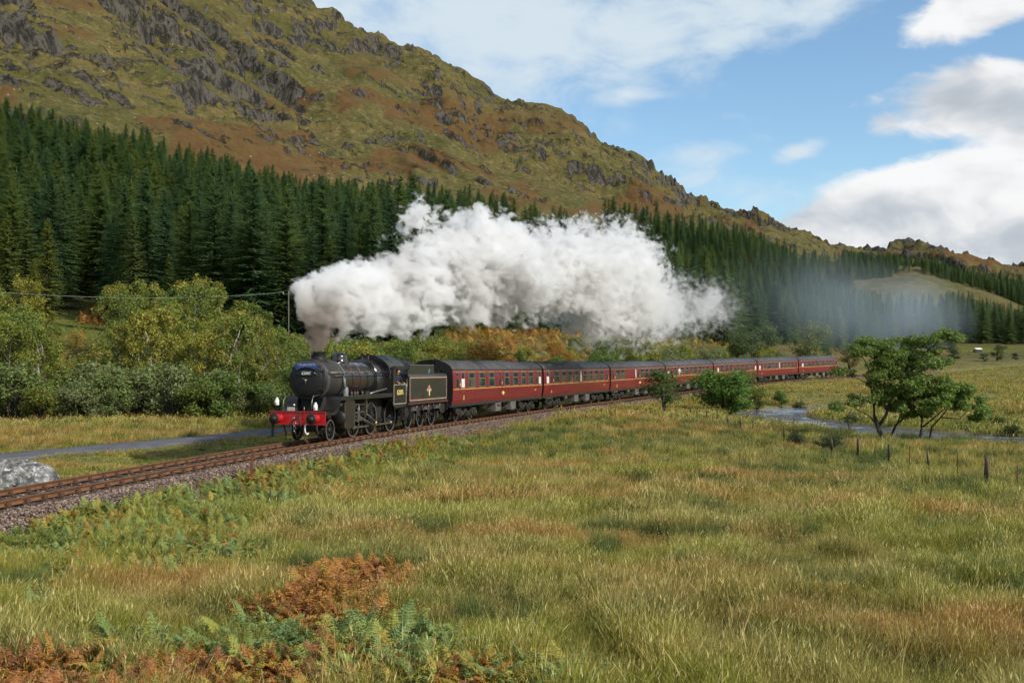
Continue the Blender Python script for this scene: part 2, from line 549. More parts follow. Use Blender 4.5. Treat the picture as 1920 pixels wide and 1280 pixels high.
def H(X, Y, want=False):
    X = np.asarray(X, float); Y = np.asarray(Y, float)
    r = np.hypot(X, Y)
    z = base_height(X, Y)
    zb = z
    # hummocks of the meadow
    near = 1 - sstep(150, 420, r)
    z = z + near * sstep(4, 14, r) * (0.34 * (fbm(X / 7.5, Y / 7.5, 3, 3) - 0.5) + 0.16 * (fbm(X / 1.6, Y / 1.6, 2, 5) - 0.5))
    # crags of the mountain
    mt = sstep(330, 520, r) * sstep(35, 95, zb) * (Y > 0)
    rock = np.zeros_like(z); rust = np.zeros_like(z)
    if np.any(mt > 0):
        ph = (zb + 0.22 * X - 0.10 * Y) / 21.0 + 3.2 * fbm(X / 95, Y / 95, 3, 21)
        fr = ph - np.floor(ph)
        patch = sstep(0.42, 0.62, fbm((X + Y * .3) / 70, Y / 70, 3, 31)) * (0.35 + 0.65 * sstep(.35, .6, fbm(X / 260, Y / 260, 2, 37)))
        step_ = sstep(0.50, 0.74, fr) - fr
        ph2 = (zb + 0.3 * X) / 8.0 + 2.5 * fbm(X / 40, Y / 40, 3, 41); fr2 = ph2 - np.floor(ph2)
        patch2 = sstep(0.53, 0.70, fbm(X / 38, Y / 38, 3, 43))
        big = 26 * (fbm(X / 210, Y / 210, 3, 47, ridged=True) - 0.62) + 10 * (fbm(X / 70, Y / 70, 3, 51) - .5)
        rough = fbm(X / 14, Y / 14, 4, 53, 0.6, ridged=True) - 0.6
        dz = patch * step_ * 28 + patch2 * (sstep(.5, .8, fr2) - fr2) * 7.0 + big * 1.0 + rough * (3.0 + 11.0 * np.maximum(patch, .6 * patch2)) + 13 * (fbm(X / 85 + 7, Y / 85, 3, 57, ridged=True) - .6)
        cq = X * .42 + Y * .9 + 40 * (fbm(X / 160, Y / 160, 2, 67) - .5)
        gul = fbm(cq / 75, (zb - .4 * X) / 420, 3, 69, .5, True)
        dz = dz - 17 * sstep(.60, .92, gul) * sstep(110, 240, zb)
        z = z + mt * dz * (0.55 + 0.45 * sstep(480, 900, r))
        rock = mt * np.clip(patch * sstep(.46, .56, fr) * (1 - sstep(.80, .94, fr)) * 1.3 + patch2 * sstep(.46, .58, fr2) * (1 - sstep(.8, .92, fr2)) * .85, 0, 1)
        sp3 = sstep(.62, .70, fbm((X - .4 * Y) / 17, (Y + zb) / 9, 4, 63, .6)) * sstep(.40, .58, fbm(X / 120, Y / 120, 2, 65))
        z = z + mt * sp3 * 3.0
        rock = np.maximum(rock * sstep(.30, .5, fbm(X / 9, Y / 9, 3, 59)), mt * sp3 * .9)
        q = (X * 0.5 - zb * 0.9)
        rust = mt * sstep(0.50, 0.64, fbm((X * .9 + Y * .5 + zb * .9) / 130, q / 46, 4, 61)) * (1 - sstep(190, 330, zb) * .75)
    # hillside and forest floor undulation
    hs = sstep(105, 190, r) * (1 - mt) * (Y > 0)
    z = z + hs * 2.4 * (fbm(X / 26, Y / 26, 3, 71) - 0.5) * sstep(1, 6, zb + 2)
    # river bed
    rd = river_dist(X, Y)
    lower = 1 - sstep(1.5, 15.0, rd)
    z = np.where(rd < 16, z * (1 - lower) + np.minimum(z, -1.66) * lower, z)
    z = np.where(rd < 1.0, np.minimum(z, -1.70 - 1.0 * (1 - sstep(-0.7, 0.6, rd))), z)
    # railway formation
    ts, to = track_near(X, Y)
    ao = np.abs(to)
    zf = np.interp(ts, _S, _Z) - 0.62
    e = np.clip(ao - 2.5, 0, None)
    on = ao < 14
    z = np.where(on, np.clip(z, zf - e * 0.52, zf + e * 0.45), z)
    # road beyond the line: bench it level across
    if want:
        return z, rock, rust, mt, ts, to, rd
    return z


def Hs(x, y): return float(H(np.array([x]), np.array([y]))[0])


def gp(x, y, dmin=5.0, dmax=900.0):
    """point of the land seen at picture position x, y (first crossing along the sight line)"""
    v = px_dir(x, y)
    ds = np.geomspace(dmin, dmax, 900)
    P = np.stack([v.x / v.y * ds, ds, CAMZ + v.z / v.y * ds], 1)
    h = H(P[:, 0], P[:, 1])
    k = np.argmax(P[:, 2] <= h)
    if P[k, 2] > h[k]: k = len(ds) - 1
    if k > 0:
        a = (P[k - 1, 2] - h[k - 1]); b = (h[k] - P[k, 2]); f = a / (a + b + 1e-9)
        d = ds[k - 1] + (ds[k] - ds[k - 1]) * f
    else: d = ds[0]
    p = (v.x / v.y * d, d)
    return Vector((p[0], p[1], Hs(*p)))


def at_depth(x, d):
    """land point at picture column x and depth d"""
    X = (x - 960) / FPX * d
    return Vector((X, d, Hs(X, d)))


# ---- ground mesh : one sheet, polar rows round the viewpoint
_phi = np.unique(np.concatenate([np.linspace(-PI, -0.52, 40), np.linspace(-0.52, 0.52, 620), np.linspace(0.52, PI, 40)]))
_phi = _phi[:-1]
_r = np.concatenate([np.geomspace(1.2, 60, 150)[:-1], np.geomspace(60, 400, 140)[:-1], np.geomspace(400, 1620, 300)[:-1], np.geomspace(1620, 7000, 22)])
PHI, RR = np.meshgrid(_phi, _r, indexing='ij')
GX, GY = RR * np.sin(PHI), RR * np.cos(PHI)
GZ, rock, rust, mt, ts, to, rd = H(GX, GY, True)
n1, n2 = GX.shape
I = np.arange(n1 * n2).reshape(n1, n2)
I2 = np.roll(I, -1, 0)
F = np.stack([I[:, :-1], I[:, 1:], I2[:, 1:], I2[:, :-1]], -1).reshape(-1, 4)[:, ::-1]
VG = np.stack([GX, GY, GZ], -1).reshape(-1, 3)
ctr = len(VG)
VG = np.vstack([VG, [[0, 0, GZ[:, 0].mean()]]])
capf = np.stack([I[:, 0], I2[:, 0], np.full(n1, ctr)], -1)[:, ::-1]


def ex(a): return np.append(a.ravel(), a.ravel()[0])


# classes of ground cover, stored per vertex
gxp, gyp = to_px(GX, np.maximum(GY, 1.0), GZ)
hill = sstep(100, 175, RR) * sstep(.5, 5, GZ + 1.5)
mud = 1 - sstep(-.3, 1.1, rd)
def new_mat(name):
    m = bpy.data.materials.new(name); m.use_nodes = True; m.node_tree.nodes.clear()
    g = NG(m.node_tree)
    out = g.n('ShaderNodeOutputMaterial')
    return m, g, out


def principled(g, out, base, rough=0.8, metal=0.0, spec=0.5, normal=None, coat=None, **kw):
    b = g.n('ShaderNodeBsdfPrincipled')
    g.put(b.inputs['Base Color'], base); g.put(b.inputs['Roughness'], rough); g.put(b.inputs['Metallic'], metal)
    g.put(b.inputs['Specular IOR Level'], spec)
    if normal is not None: g.put(b.inputs['Normal'], normal)
    if coat is not None: g.put(b.inputs['Coat Weight'], coat)
    for k, v in kw.items(): g.put(b.inputs[k.replace('_', ' ')], v)
    g.nt.links.new(b.outputs[0], out.inputs['Surface'])
    return b


def bump(g, h, strength=0.5, dist=0.1):
    b = g.n('ShaderNodeBump'); g.put(b.inputs['Height'], h)
    b.inputs['Strength'].default_value = strength; b.inputs['Distance'].default_value = dist
    return b.outputs[0]


def simple_mat(name, col, rough=0.6, metal=0.0, spec=0.5, var=0.15, scale=6.0, bmp=0.0, bscale=40, col2=None, coat=None):
    """plain surface with a little unevenness of colour and gloss"""
    m, g, out = new_mat(name)
    tc = g.n('ShaderNodeTexCoord').outputs['Object']
    n = g.noise(tc, scale, 5, 0.6)
    c2 = col2 or tuple(c * (1 - var) * .8 for c in col)
    base = g.mix(g.ss(n, .3, .72), col, c2)
    r = g.m('ADD', rough, g.m('MULTIPLY', g.m('SUBTRACT', n, .5), .3), clamp=True)
    nm = bump(g, g.noise(tc, bscale, 3), bmp, .02) if bmp else None
    principled(g, out, base, r, metal, spec, nm, coat)
    return m


def ground_mat():
    m, g, out = new_mat('ground_cover')
    pos = g.n('ShaderNodeNewGeometry').outputs['Position']
    flat = g.vm('MULTIPLY', pos, (1, 1, 0.6))
    rock = g.attr('rock'); rust = g.attr('rust'); mtn = g.attr('mt'); floor_ = g.attr('forest'); mud = g.attr('mud'); hill = g.attr('hill'); green = g.attr('green')
    # meadow soil and dead thatch
    n1 = g.noise(flat, .16, 5, .6); n2 = g.noise(flat, 1.3, 5, .65); n3 = g.noise(flat, 9, 4, .7)
    mead = g.mix(g.ss(n1, .38, .62), (.15, .15, .042), (.21, .17, .070))
    mead = g.mix(g.m('MULTIPLY', g.ss(n2, .45, .7), .7), mead, (.090, .105, .028))
    mead = g.mix(g.m('MULTIPLY', g.ss(n3, .5, .75), .6), mead, (.28, .235, .11))
    # hill grass: ochre, olive, grey green, streaked down the slope
    sl = g.noise(g.vm('MULTIPLY', pos, (.016, .010, .030)), 1.0, 6, .62)
    h1 = g.noise(pos, .035, 6, .62); h2 = g.noise(pos, .17, 6, .72); h3 = g.noise(pos, .42, 4, .72)
    hg = g.mix(g.ss(sl, .36, .64), (.078, .072, .020), (.120, .092, .030))
    hg = g.mix(g.m('MULTIPLY', g.ss(h1, .46, .66), .75), hg, (.054, .060, .016))
    hg = g.mix(g.m('MULTIPLY', g.ss(h2, .50, .62), .65), hg, (.180, .140, .056))
    hg = g.mix(g.m('MULTIPLY', g.ss(h3, .50, .62), .65), hg, (.034, .036, .010))
    ru = g.mix(g.ss(h2, .35, .65), (.125, .058, .020), (.085, .042, .016))
    ru = g.mix(g.m('MULTIPLY', g.ss(h3, .55, .75), .5), ru, (.11, .09, .025))
    rf = g.ss(g.m('ADD', g.m('MULTIPLY', rust, .8), g.m('ADD', g.m('MULTIPLY', g.m('SUBTRACT', h2, .5), 1.3), g.m('MULTIPLY', g.m('SUBTRACT', h1, .5), 1.2))), .34, .95)
    hg = g.mix(g.m('MULTIPLY', rf, .85), hg, ru)
    # rock
    rk = g.noise(g.vm('MULTIPLY', pos, (1.0, 1.0, .45)), .16, 7, .74, .6); rk2 = g.noise(g.vm('MULTIPLY', pos, (1.0, .8, .28)), .40, 6, .72)
    rc = g.mix(g.ss(rk, .42, .57), (.024, .022, .018), (.105, .093, .074))
    rc = g.mix(g.ss(rk2, .52, .62), rc, (.016, .016, .016))
    rc = g.mix(g.m('MULTIPLY', g.ss(g.noise(pos, .8, 3), .58, .7), .5), rc, (.075, .075, .022))
    nz = g.xyz(g.n('ShaderNodeNewGeometry').outputs['Normal'])[2]
    steep = g.ss(g.m('SUBTRACT', nz, g.m('MULTIPLY', g.m('SUBTRACT', h2, .5), .45)), .70, .52)
    rm = g.m('MULTIPLY', g.ss(g.m('ADD', g.m('ADD', g.m('MULTIPLY', rock, .80), g.m('MULTIPLY', steep, .78)), g.m('MULTIPLY', g.m('SUBTRACT', rk, .5), 2.0)), .46, .66), mtn)
    speck = g.m('MULTIPLY', g.m('MULTIPLY', g.ss(g.vor(pos, .22), .17, .10), g.ss(g.noise(pos, .03, 3), .52, .60)), mtn)
    hg = g.mix(g.m('MULTIPLY', speck, .8), hg, (.26, .25, .23))
    hc = g.mix(rm, hg, rc)
    base = g.mix(hill, mead, hg)
    base = g.mix(mtn, base, hc)
    base = g.mix(g.m('MULTIPLY', green, .9), base, g.mix(h3, (.085, .115, .016), (.13, .15, .022)))
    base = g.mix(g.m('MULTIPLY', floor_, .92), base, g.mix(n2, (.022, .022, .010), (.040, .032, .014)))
    mc = g.mix(g.ss(g.noise(pos, 3.5, 5, .7), .4, .6), (.09, .075, .055), (.20, .18, .15))
    base = g.mix(g.m('MULTIPLY', mud, .9), base, mc)
    hgt = g.m('ADD', g.m('MULTIPLY', h2, 1.6), g.m('ADD', g.m('MULTIPLY', h3, .7), g.m('MULTIPLY', g.m('MULTIPLY', rk2, rm), 3.0)))
    nm = bump(g, g.mix(mtn, g.m('MULTIPLY', n3, .12), hgt), .9, 1.0)
    principled(g, out, base, .95, 0, .15, nm)
    return m


M = {}
M['ground'] = ground_mat()
# forest-floor, bright grass and road-verge classes from the stands laid out below
def lerp_px(x, tab): return np.interp(x, [p[0] for p in tab], [p[1] for p in tab])


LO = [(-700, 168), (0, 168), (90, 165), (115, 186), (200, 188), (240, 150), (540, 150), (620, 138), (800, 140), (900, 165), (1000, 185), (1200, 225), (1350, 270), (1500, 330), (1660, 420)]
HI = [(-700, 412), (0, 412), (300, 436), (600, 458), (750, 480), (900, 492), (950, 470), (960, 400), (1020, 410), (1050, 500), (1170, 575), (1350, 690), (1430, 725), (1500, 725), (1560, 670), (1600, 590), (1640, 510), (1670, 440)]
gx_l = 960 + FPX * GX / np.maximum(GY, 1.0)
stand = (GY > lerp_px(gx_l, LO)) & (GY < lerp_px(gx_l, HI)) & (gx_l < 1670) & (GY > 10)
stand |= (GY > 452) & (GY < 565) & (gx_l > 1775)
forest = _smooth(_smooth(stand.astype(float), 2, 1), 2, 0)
green = (np.exp(-(((gx_l - 150) / 62) ** 2 + ((GY - 148) / 28) ** 2)) + .8 * np.exp(-(((gxp - 1840) / 110) ** 2 + ((gyp - 655) / 7) ** 2)) * (GY > 200)) * (GY > 10)
atr = dict(rock=ex(rock), rust=ex(rust), mt=ex(mt), hill=ex(hill), mud=ex(mud), forest=ex(forest), green=ex(np.clip(green, 0, 1)))
me = np_mesh('ground', VG, np.vstack([F, np.column_stack([capf, capf[:, 2]])]) if False else F, [M['ground']], True, atr)
ground = link('ground', me); tag(ground, kind='structure')


def sheet(name, pts, hw, lift, mat, uvs=None, drop=0.0, step=0):
    """ribbon following the land: pts [(x, y)], half width"""
    P = np.array(pts, float)
    d = np.gradient(P, axis=0); d /= np.linalg.norm(d, axis=1)[:, None]
    nrm = np.stack([d[:, 1], -d[:, 0]], 1)
    offs = np.array([-1, -.5, 0, .5, 1.0]) * hw
    V = []
    for o in offs:
        q = P + nrm * o
        V.append(np.column_stack([q, H(q[:, 0], q[:, 1])]))
    V = np.array(V); zc = V[:, :, 2].mean(0)
    zc = _smooth(zc[None], 4, 1)[0]
    V[:, :, 2] = zc[None] + lift
    k = len(P)
    # skirts so that the bed stands on the land
    lo = V.copy()[[0, -1]]; lo[:, :, 2] -= 0.8
    lo[0, :, :2] -= nrm * .8; lo[1, :, :2] += nrm * .8
    V = np.concatenate([lo[:1], V, lo[1:]], 0)
    n = len(V); I = np.arange(n * k).reshape(n, k)
    F = np.stack([I[:-1, :-1], I[:-1, 1:], I[1:, 1:], I[1:, :-1]], -1).reshape(-1, 4)
    return link(name, np_mesh(name, V.reshape(-1, 3), F, [mat], True))


def dense(pts, n):
    P = np.array(pts, float); t = np.linspace(0, len(P) - 1, n)
    Q = np.stack([np.interp(t, np.arange(len(P)), P[:, k]) for k in range(P.shape[1])], 1)
    return _smooth(Q, 4, 0)


# ---- road beyond the railway
M['tarmac'] = simple_mat('tarmac', (.115, .115, .125), .85, var=.25, scale=1.2, bmp=.3)
rp = []
for (x, y) in ROAD_PX:
    v = px_dir(x, y); d = (CAMZ + 1.0) * FPX / (y - 660); rp.append(((x - 960) / FPX * d, d))
rp += [track_pt(48, -11.5)[:2], track_pt(75, -12)[:2], track_pt(110, -13)[:2], track_pt(150, -15)[:2]]
ROADP = dense([tuple(p) for p in rp], 160)
road = sheet('road', ROADP, 1.45, .10, M['tarmac']); tag(road, kind='structure')


def road_dist(X, Y):
    d = np.full(np.shape(X), 99.0)
    for p in ROADP[::2]: d = np.minimum(d, np.hypot(X - p[0], Y - p[1]))
    return d


# ---- river
m, g, out = new_mat('river_water')
pos = g.n('ShaderNodeNewGeometry').outputs['Position']
rip = g.m('ADD', g.noise(g.vm('MULTIPLY', pos, (1.0, 1.8, 1)), 2.2, 5, .65), g.m('MULTIPLY', g.noise(pos, .5, 3), .6))
foam = g.m('MULTIPLY', g.ss(g.m('MULTIPLY', g.noise(pos, 3.0, 5, .7), g.ss(g.noise(pos, .25, 3), .38, .6)), .42, .56), .5)
wc = g.mix(foam, (.075, .082, .085), (.55, .58, .60))
principled(g, out, wc, g.m('ADD', .10, g.m('MULTIPLY', foam, .5)), 0, 1.0, bump(g, rip, .7, .3))
M['water'] = m
_d = np.gradient(RIVS[:, :2], axis=0); _d /= np.linalg.norm(_d, axis=1)[:, None]
_n = np.stack([_d[:, 1], -_d[:, 0]], 1)
VW = np.concatenate([np.column_stack([RIVS[:, :2] + _n * (RIVS[:, 2:] + .9) * o, np.full(len(RIVS), WATER_Z)]) for o in (-1, -.33, .33, 1)])
k = len(RIVS); I = np.arange(4 * k).reshape(4, k)
river = link('river', np_mesh('river', VW, np.stack([I[:-1, :-1], I[:-1, 1:], I[1:, 1:], I[1:, :-1]], -1).reshape(-1, 4), [M['water']], True))
tag(river, kind='structure')
# ------------------------------------------------------------------ materials for the railway
M['rail'] = simple_mat('rail_rust', (.19, .085, .035), .75, .2, .4, scale=3, col2=(.10, .048, .024), bmp=.2)
M['rail_top'] = simple_mat('rail_head', (.30, .27, .25), .35, .9, .5, scale=4)
M['chair'] = simple_mat('chair_rust', (.105, .055, .030), .8, .1, .4, scale=8, col2=(.05, .028, .018), bmp=.3)
M['sleeper'] = simple_mat('sleeper_wood', (.105, .072, .050), .85, 0, .3, scale=5, col2=(.045, .034, .026), bmp=.4)


def stone_mat():
    m, g, out = new_mat('ballast_stone')
    rnd = g.n('ShaderNodeObjectInfo').outputs['Random']
    pos = g.n('ShaderNodeNewGeometry').outputs['Position']
    c = g.ramp(rnd, [(0, (.105, .070, .050)), (.35, (.195, .132, .098)), (.7, (.275, .200, .155)), (1, (.36, .29, .245))])
    c = g.mix(g.ss(g.noise(pos, 7, 4, .7), .42, .65), c, (.12, .075, .058))
    principled(g, out, c, .85, 0, .3)
    return m


def ballast_mat():
    m, g, out = new_mat('ballast_bed')
    pos = g.n('ShaderNodeNewGeometry').outputs['Position']
    v = g.n('ShaderNodeTexVoronoi'); g.put(v.inputs['Vector'], pos); v.inputs['Scale'].default_value = 13
    c = g.ramp(g.xyz(v.outputs['Color'])[0], [(0, (.085, .060, .042)), (.4, (.185, .128, .094)), (.75, (.255, .185, .142)), (1, (.34, .27, .225))])
    c = g.mix(g.ss(v.outputs['Distance'], .35, .62), c, (.03, .022, .018))
    c = g.mix(g.m('MULTIPLY', g.ss(g.noise(pos, .8, 5, .6), .45, .65), .45), c, (.11, .062, .042))
    principled(g, out, c, .9, 0, .2, bump(g, g.m('SUBTRACT', 1.0, v.outputs['Distance']), .9, .05))
    return m


M['stone'] = stone_mat(); M['ballast'] = ballast_mat()

# ---- ballast bed: profile across the track (offset, height below rail top)
prof = [(-3.6, -1.15), (-2.15, -.42), (-1.75, -.24), (-1.3, -.215), (0, -.235), (1.3, -.215), (1.7, -.24), (2.05, -.40), (2.7, -.76), (3.5, -1.35)]
ss_ = np.arange(-42, 215, .5)
V = []
for (o, zz) in prof:
    for s in ss_:
        p = track_pt(s, o * (1 if abs(o) < 1.5 else 1 + .05 * math.sin(s * .7) + .04 * math.sin(s * 2.3)), zz)
        V.append((p.x, p.y, p.z + random.uniform(-.012, .012)))
k = len(ss_); I = np.arange(len(prof) * k).reshape(len(prof), k)
bal = link('ballast_bed', np_mesh('ballast_bed', V, np.stack([I[:-1, :-1], I[1:, :-1], I[1:, 1:], I[:-1, 1:]], -1).reshape(-1, 4), [M['ballast']], True))
tag(bal, kind='structure')

# ---- the track: rails, sleepers, chairs
trk = empty('railway_track', (0, 0, 0))
tag(trk, 'rusty single railway track on timber sleepers curving away under the train', 'railway track')
rp_ = [(-.070, 0), (-.070, .012), (-.015, .025), (-.010, .105), (-.035, .118), (-.036, .150), (-.028, .158), (.028, .158), (.036, .150), (.035, .118), (.010, .105), (.015, .025), (.070, .012), (.070, 0)]
for side in (-1, 1):
    st = np.concatenate([np.arange(-42, 20, .6), np.arange(20, 215, 1.5)])
    V = []; n = len(rp_)
    for s in st:
        for (o, zz) in rp_:
            V.append(track_pt(s, side * .7525 + o, zz - .158))
    F = []; mi = []
    for i in range(len(st) - 1):
        for j in range(n):
            j2 = (j + 1) % n
            F.append((i * n + j, (i + 1) * n + j, (i + 1) * n + j2, i * n + j2)); mi.append(1 if j == 6 else 0)
    link('rail', np_mesh('rail', V, F, [M['rail'], M['rail_top']], False, None, mi), trk)
slm = MB().box((0, 0, -.065), (2.6, .255, .13)).mesh('sleeper', M['sleeper'])
chm = []
for side in (-1, 1):
    cb = MB()
    x = side * .7525
    cb.box((x, 0, .012), (.38, .20, .03)); cb.box((x - .075, 0, .065), (.05, .13, .11), taper=.8); cb.box((x + .075, 0, .065), (.05, .15, .11), taper=.8)
    cb.box((x + side * .075, 0.02, .085), (.07, .17, .07)); cb.tube([(x - .15, .04, .02), (x - .15, .04, .06)], .022, 6); cb.tube([(x + .15, -.04, .02), (x + .15, -.04, .06)], .022, 6)
    chm.append(cb.mesh('rail_chair', M['chair']))
rest = MB(); nn = 0
for s in np.arange(-41.6, 180, .74):
    s = float(s) + random.uniform(-.02, .02)
    p = track_pt(s, 0, -.198 + random.uniform(-.004, .004)); t = float(track(s)[3])
    rz = -t + random.uniform(-.012, .012)
    link('sleeper', slm, trk, p, rz)
    if nn < 150:
        for q in chm: link('rail_chair', q, trk, p, rz)
    else:
        for side in (-1, 1): rest.box(track_pt(s, side * .7525, -.14), (.3, .2, .11), rot=(0, 0, -t))
    nn += 1
tag(rest.build('rail_chairs', M['chair'], trk), kind='stuff')
# ---- loose ballast stones, one mass


def geo_scatter(name, sources, P, idx, rot, scl, col=None, kind='stuff', parent=None, normal_mat=None):
    """one object whose points carry copies of small source meshes (never in the scene themselves)"""
    me = bpy.data.meshes.new(name)
    n = len(P)
    me.vertices.add(n); me.vertices.foreach_set('co', np.asarray(P, np.float32).ravel())
    a = me.attributes.new('pick', 'INT', 'POINT'); a.data.foreach_set('value', np.asarray(idx, np.int32))
    a = me.attributes.new('rot', 'FLOAT_VECTOR', 'POINT'); a.data.foreach_set('vector', np.asarray(rot, np.float32).ravel())
    scl = np.asarray(scl, np.float32)
    if scl.ndim == 1: scl = np.repeat(scl[:, None], 3, 1)
    a = me.attributes.new('scl', 'FLOAT_VECTOR', 'POINT'); a.data.foreach_set('vector', np.ascontiguousarray(scl).ravel())
    if col is None: col = RNG.random(n)
    a = me.attributes.new('tint', 'FLOAT', 'POINT'); a.data.foreach_set('value', np.asarray(col, np.float32))
    o = link(name, me, parent)
    nt = bpy.data.node_groups.new(name + '_scatter', 'GeometryNodeTree')
    nt.interface.new_socket('Geometry', in_out='INPUT', socket_type='NodeSocketGeometry')
    nt.interface.new_socket('Geometry', in_out='OUTPUT', socket_type='NodeSocketGeometry')
    N = nt.nodes; L = nt.links
    gi = N.new('NodeGroupInput'); go = N.new('NodeGroupOutput')
    iop = N.new('GeometryNodeInstanceOnPoints')
    j = N.new('GeometryNodeJoinGeometry')
    gts = []
    for s in sources:
        oi = N.new('GeometryNodeObjectInfo'); oi.inputs['Object'].default_value = s; oi.transform_space = 'ORIGINAL'
        oi.inputs['As Instance'].default_value = True
        gts.append(oi)
    for oi in reversed(gts): L.new(oi.outputs['Geometry'], j.inputs[0])
    def na(nm, ty):
        x = N.new('GeometryNodeInputNamedAttribute'); x.data_type = ty; x.inputs['Name'].default_value = nm
        return x.outputs['Attribute']
    L.new(gi.outputs[0], iop.inputs['Points']); L.new(j.outputs[0], iop.inputs['Instance'])
    iop.inputs['Pick Instance'].default_value = True
    L.new(na('pick', 'INT'), iop.inputs['Instance Index'])
    e2r = N.new('FunctionNodeEulerToRotation'); L.new(na('rot', 'FLOAT_VECTOR'), e2r.inputs[0])
    L.new(e2r.outputs[0], iop.inputs['Rotation']); L.new(na('scl', 'FLOAT_VECTOR'), iop.inputs['Scale'])
    L.new(iop.outputs[0], go.inputs[0])
    md = o.modifiers.new('scatter', 'NODES'); md.node_group = nt
    if kind: o['kind'] = kind
    return o


def source(name, me): return bpy.data.objects.new(name, me)


import bmesh
stones = []
for i in range(4):
    bm = bmesh.new(); bmesh.ops.create_icosphere(bm, subdivisions=1, radius=.5)
    rr = random.Random(i)
    for v in bm.verts: v.co = v.co * rr.uniform(.62, 1.1); v.co.z *= .7
    mm = bpy.data.meshes.new('stone'); bm.to_mesh(mm); bm.free(); mm.materials.append(M['stone'])
    stones.append(source('stone', mm))
n = 26000
s_ = -40 + 95 * RNG.random(n) ** 1.5
u = RNG.random(n)
off = np.where(u < .72, 1.25 + 1.7 * RNG.random(n) ** 1.1, np.where(u < .85, -1.3 - 1.3 * RNG.random(n), RNG.uniform(-1.3, 1.3, n)))
x, y, zz, th = track(s_)
P = np.column_stack([x + off * np.cos(th), y - off * np.sin(th), zz + np.interp(off, [p[0] for p in prof], [p[1] for p in prof]) + .012])
geo_scatter('ballast_stones', stones, P, RNG.integers(0, 4, n), RNG.uniform(0, 6.28, (n, 3)), RNG.uniform(.045, .105, n))
# ------------------------------------------------------------------ steam engine
def on_track(o, s, z=0.0, half=None, org=0.0):
    """stand a vehicle frame (+x = direction of travel, +y = camera side) on the rails; half: bogie half spacing"""
    if half is None: half = 4.0
    a = track_pt(s - half); b = track_pt(s + half); c = (a + b) / 2
    d = (a - b)
    u_ = d.normalized() * org
    o.location = (c.x + u_.x, c.y + u_.y, c.z + u_.z + z)
    o.rotation_euler = (0, -math.atan2(d.z, math.hypot(d.x, d.y)), math.atan2(d.y, d.x))


M['black'] = simple_mat('engine_black', (.012, .012, .0125), .32, 0, .5, var=.3, scale=2.5, col2=(.020, .018, .015), coat=.25)
M['black_clad'] = simple_mat('boiler_black', (.016, .016, .018), .20, 0, .6, var=.3, scale=1.8, col2=(.024, .022, .020), coat=.5)
M['smokebox'] = simple_mat('smokebox_grey', (.038, .035, .032), .62, 0, .4, var=.3, scale=3, col2=(.058, .050, .044), bmp=.1)
M['soot'] = simple_mat('soot_black', (.010, .010, .010), .6, 0, .4, scale=5)
M['red'] = simple_mat('buffer_red', (.45, .012, .014), .35, 0, .5, scale=4, col2=(.36, .010, .012), coat=.3)
M['steel'] = simple_mat('motion_steel', (.34, .31, .27), .35, .85, .5, scale=6, col2=(.16, .13, .10))
M['wheel_rim'] = simple_mat('worn_steel', (.26, .24, .22), .4, .7, .5, scale=6)
M['underframe'] = simple_mat('underframe_grime', (.014, .0125, .011), .6, 0, .4, scale=4, col2=(.034, .027, .021))
M['brown'] = simple_mat('oily_brown', (.026, .019, .013), .38, .1, .5, scale=3, col2=(.035, .026, .018))
M['white'] = simple_mat('white_enamel', (.78, .78, .75), .4, scale=8, col2=(.6, .6, .56))
M['cream'] = simple_mat('lining_cream', (.48, .43, .33), .5)
M['lining_red'] = simple_mat('lining_red', (.38, .05, .03), .5)
M['yellow'] = simple_mat('yellow_paint', (.80, .62, .20), .5, var=.05)
M['blue'] = simple_mat('headboard_blue', (.014, .045, .20), .35, scale=8, col2=(.018, .06, .25))
M['brass'] = simple_mat('brass', (.65, .42, .16), .3, .9, .5)
M['coal'] = simple_mat('coal', (.012, .012, .013), .45, 0, .6, scale=9, bmp=.8, bscale=14)
M['skin'] = simple_mat('skin', (.52, .27, .18), .6, 0, .4, var=.05)
M['cloth_navy'] = simple_mat('navy_overalls', (.025, .032, .055), .9, 0, .2)
M['cloth_white'] = simple_mat('white_shirt', (.72, .72, .70), .9, 0, .2, var=.05)
M['cloth_dark'] = simple_mat('dark_trousers', (.03, .03, .035), .9, 0, .2)
M['hair'] = simple_mat('dark_hair', (.03, .02, .014), .8)
M['lamp_glass'] = simple_mat('lamp_glass', (.75, .72, .62), .15, 0, .6)
M['grey_coat'] = simple_mat('grey_paint', (.16, .17, .16), .5, var=.2)


def text(name, body, size, mat, parent, loc, rot, extr=.004, align='CENTER', sx=1.0):
    c = bpy.data.curves.new(name, 'FONT'); c.body = body; c.size = size; c.extrude = extr; c.align_x = align; c.align_y = 'CENTER'
    c.resolution_u = 2; c.offset = size * .012
    t_ = bpy.data.objects.new(name, c); COL.objects.link(t_)
    bpy.context.view_layer.update()
    me = bpy.data.meshes.new_from_object(t_.evaluated_get(bpy.context.evaluated_depsgraph_get()))
    bpy.data.objects.remove(t_); bpy.data.curves.remove(c)
    me.name = name; me.materials.clear(); me.materials.append(mat)
    o = link(name, me, parent, loc); o.rotation_euler = rot; o.scale = (sx, 1, 1)
    return o


FRONT = (PI / 2, 0, PI / 2)         # lettering that faces along +x
SIDE = (PI / 2, 0, PI)              # lettering that faces +y, reading towards -x


def circ(r, n, cz, a0=0, a1=2 * PI, full=True):
    m_ = n if full else n + 1
    return [(r * math.cos(a0 + (a1 - a0) * i / n), cz + r * math.sin(a0 + (a1 - a0) * i / n)) for i in range(m_)]


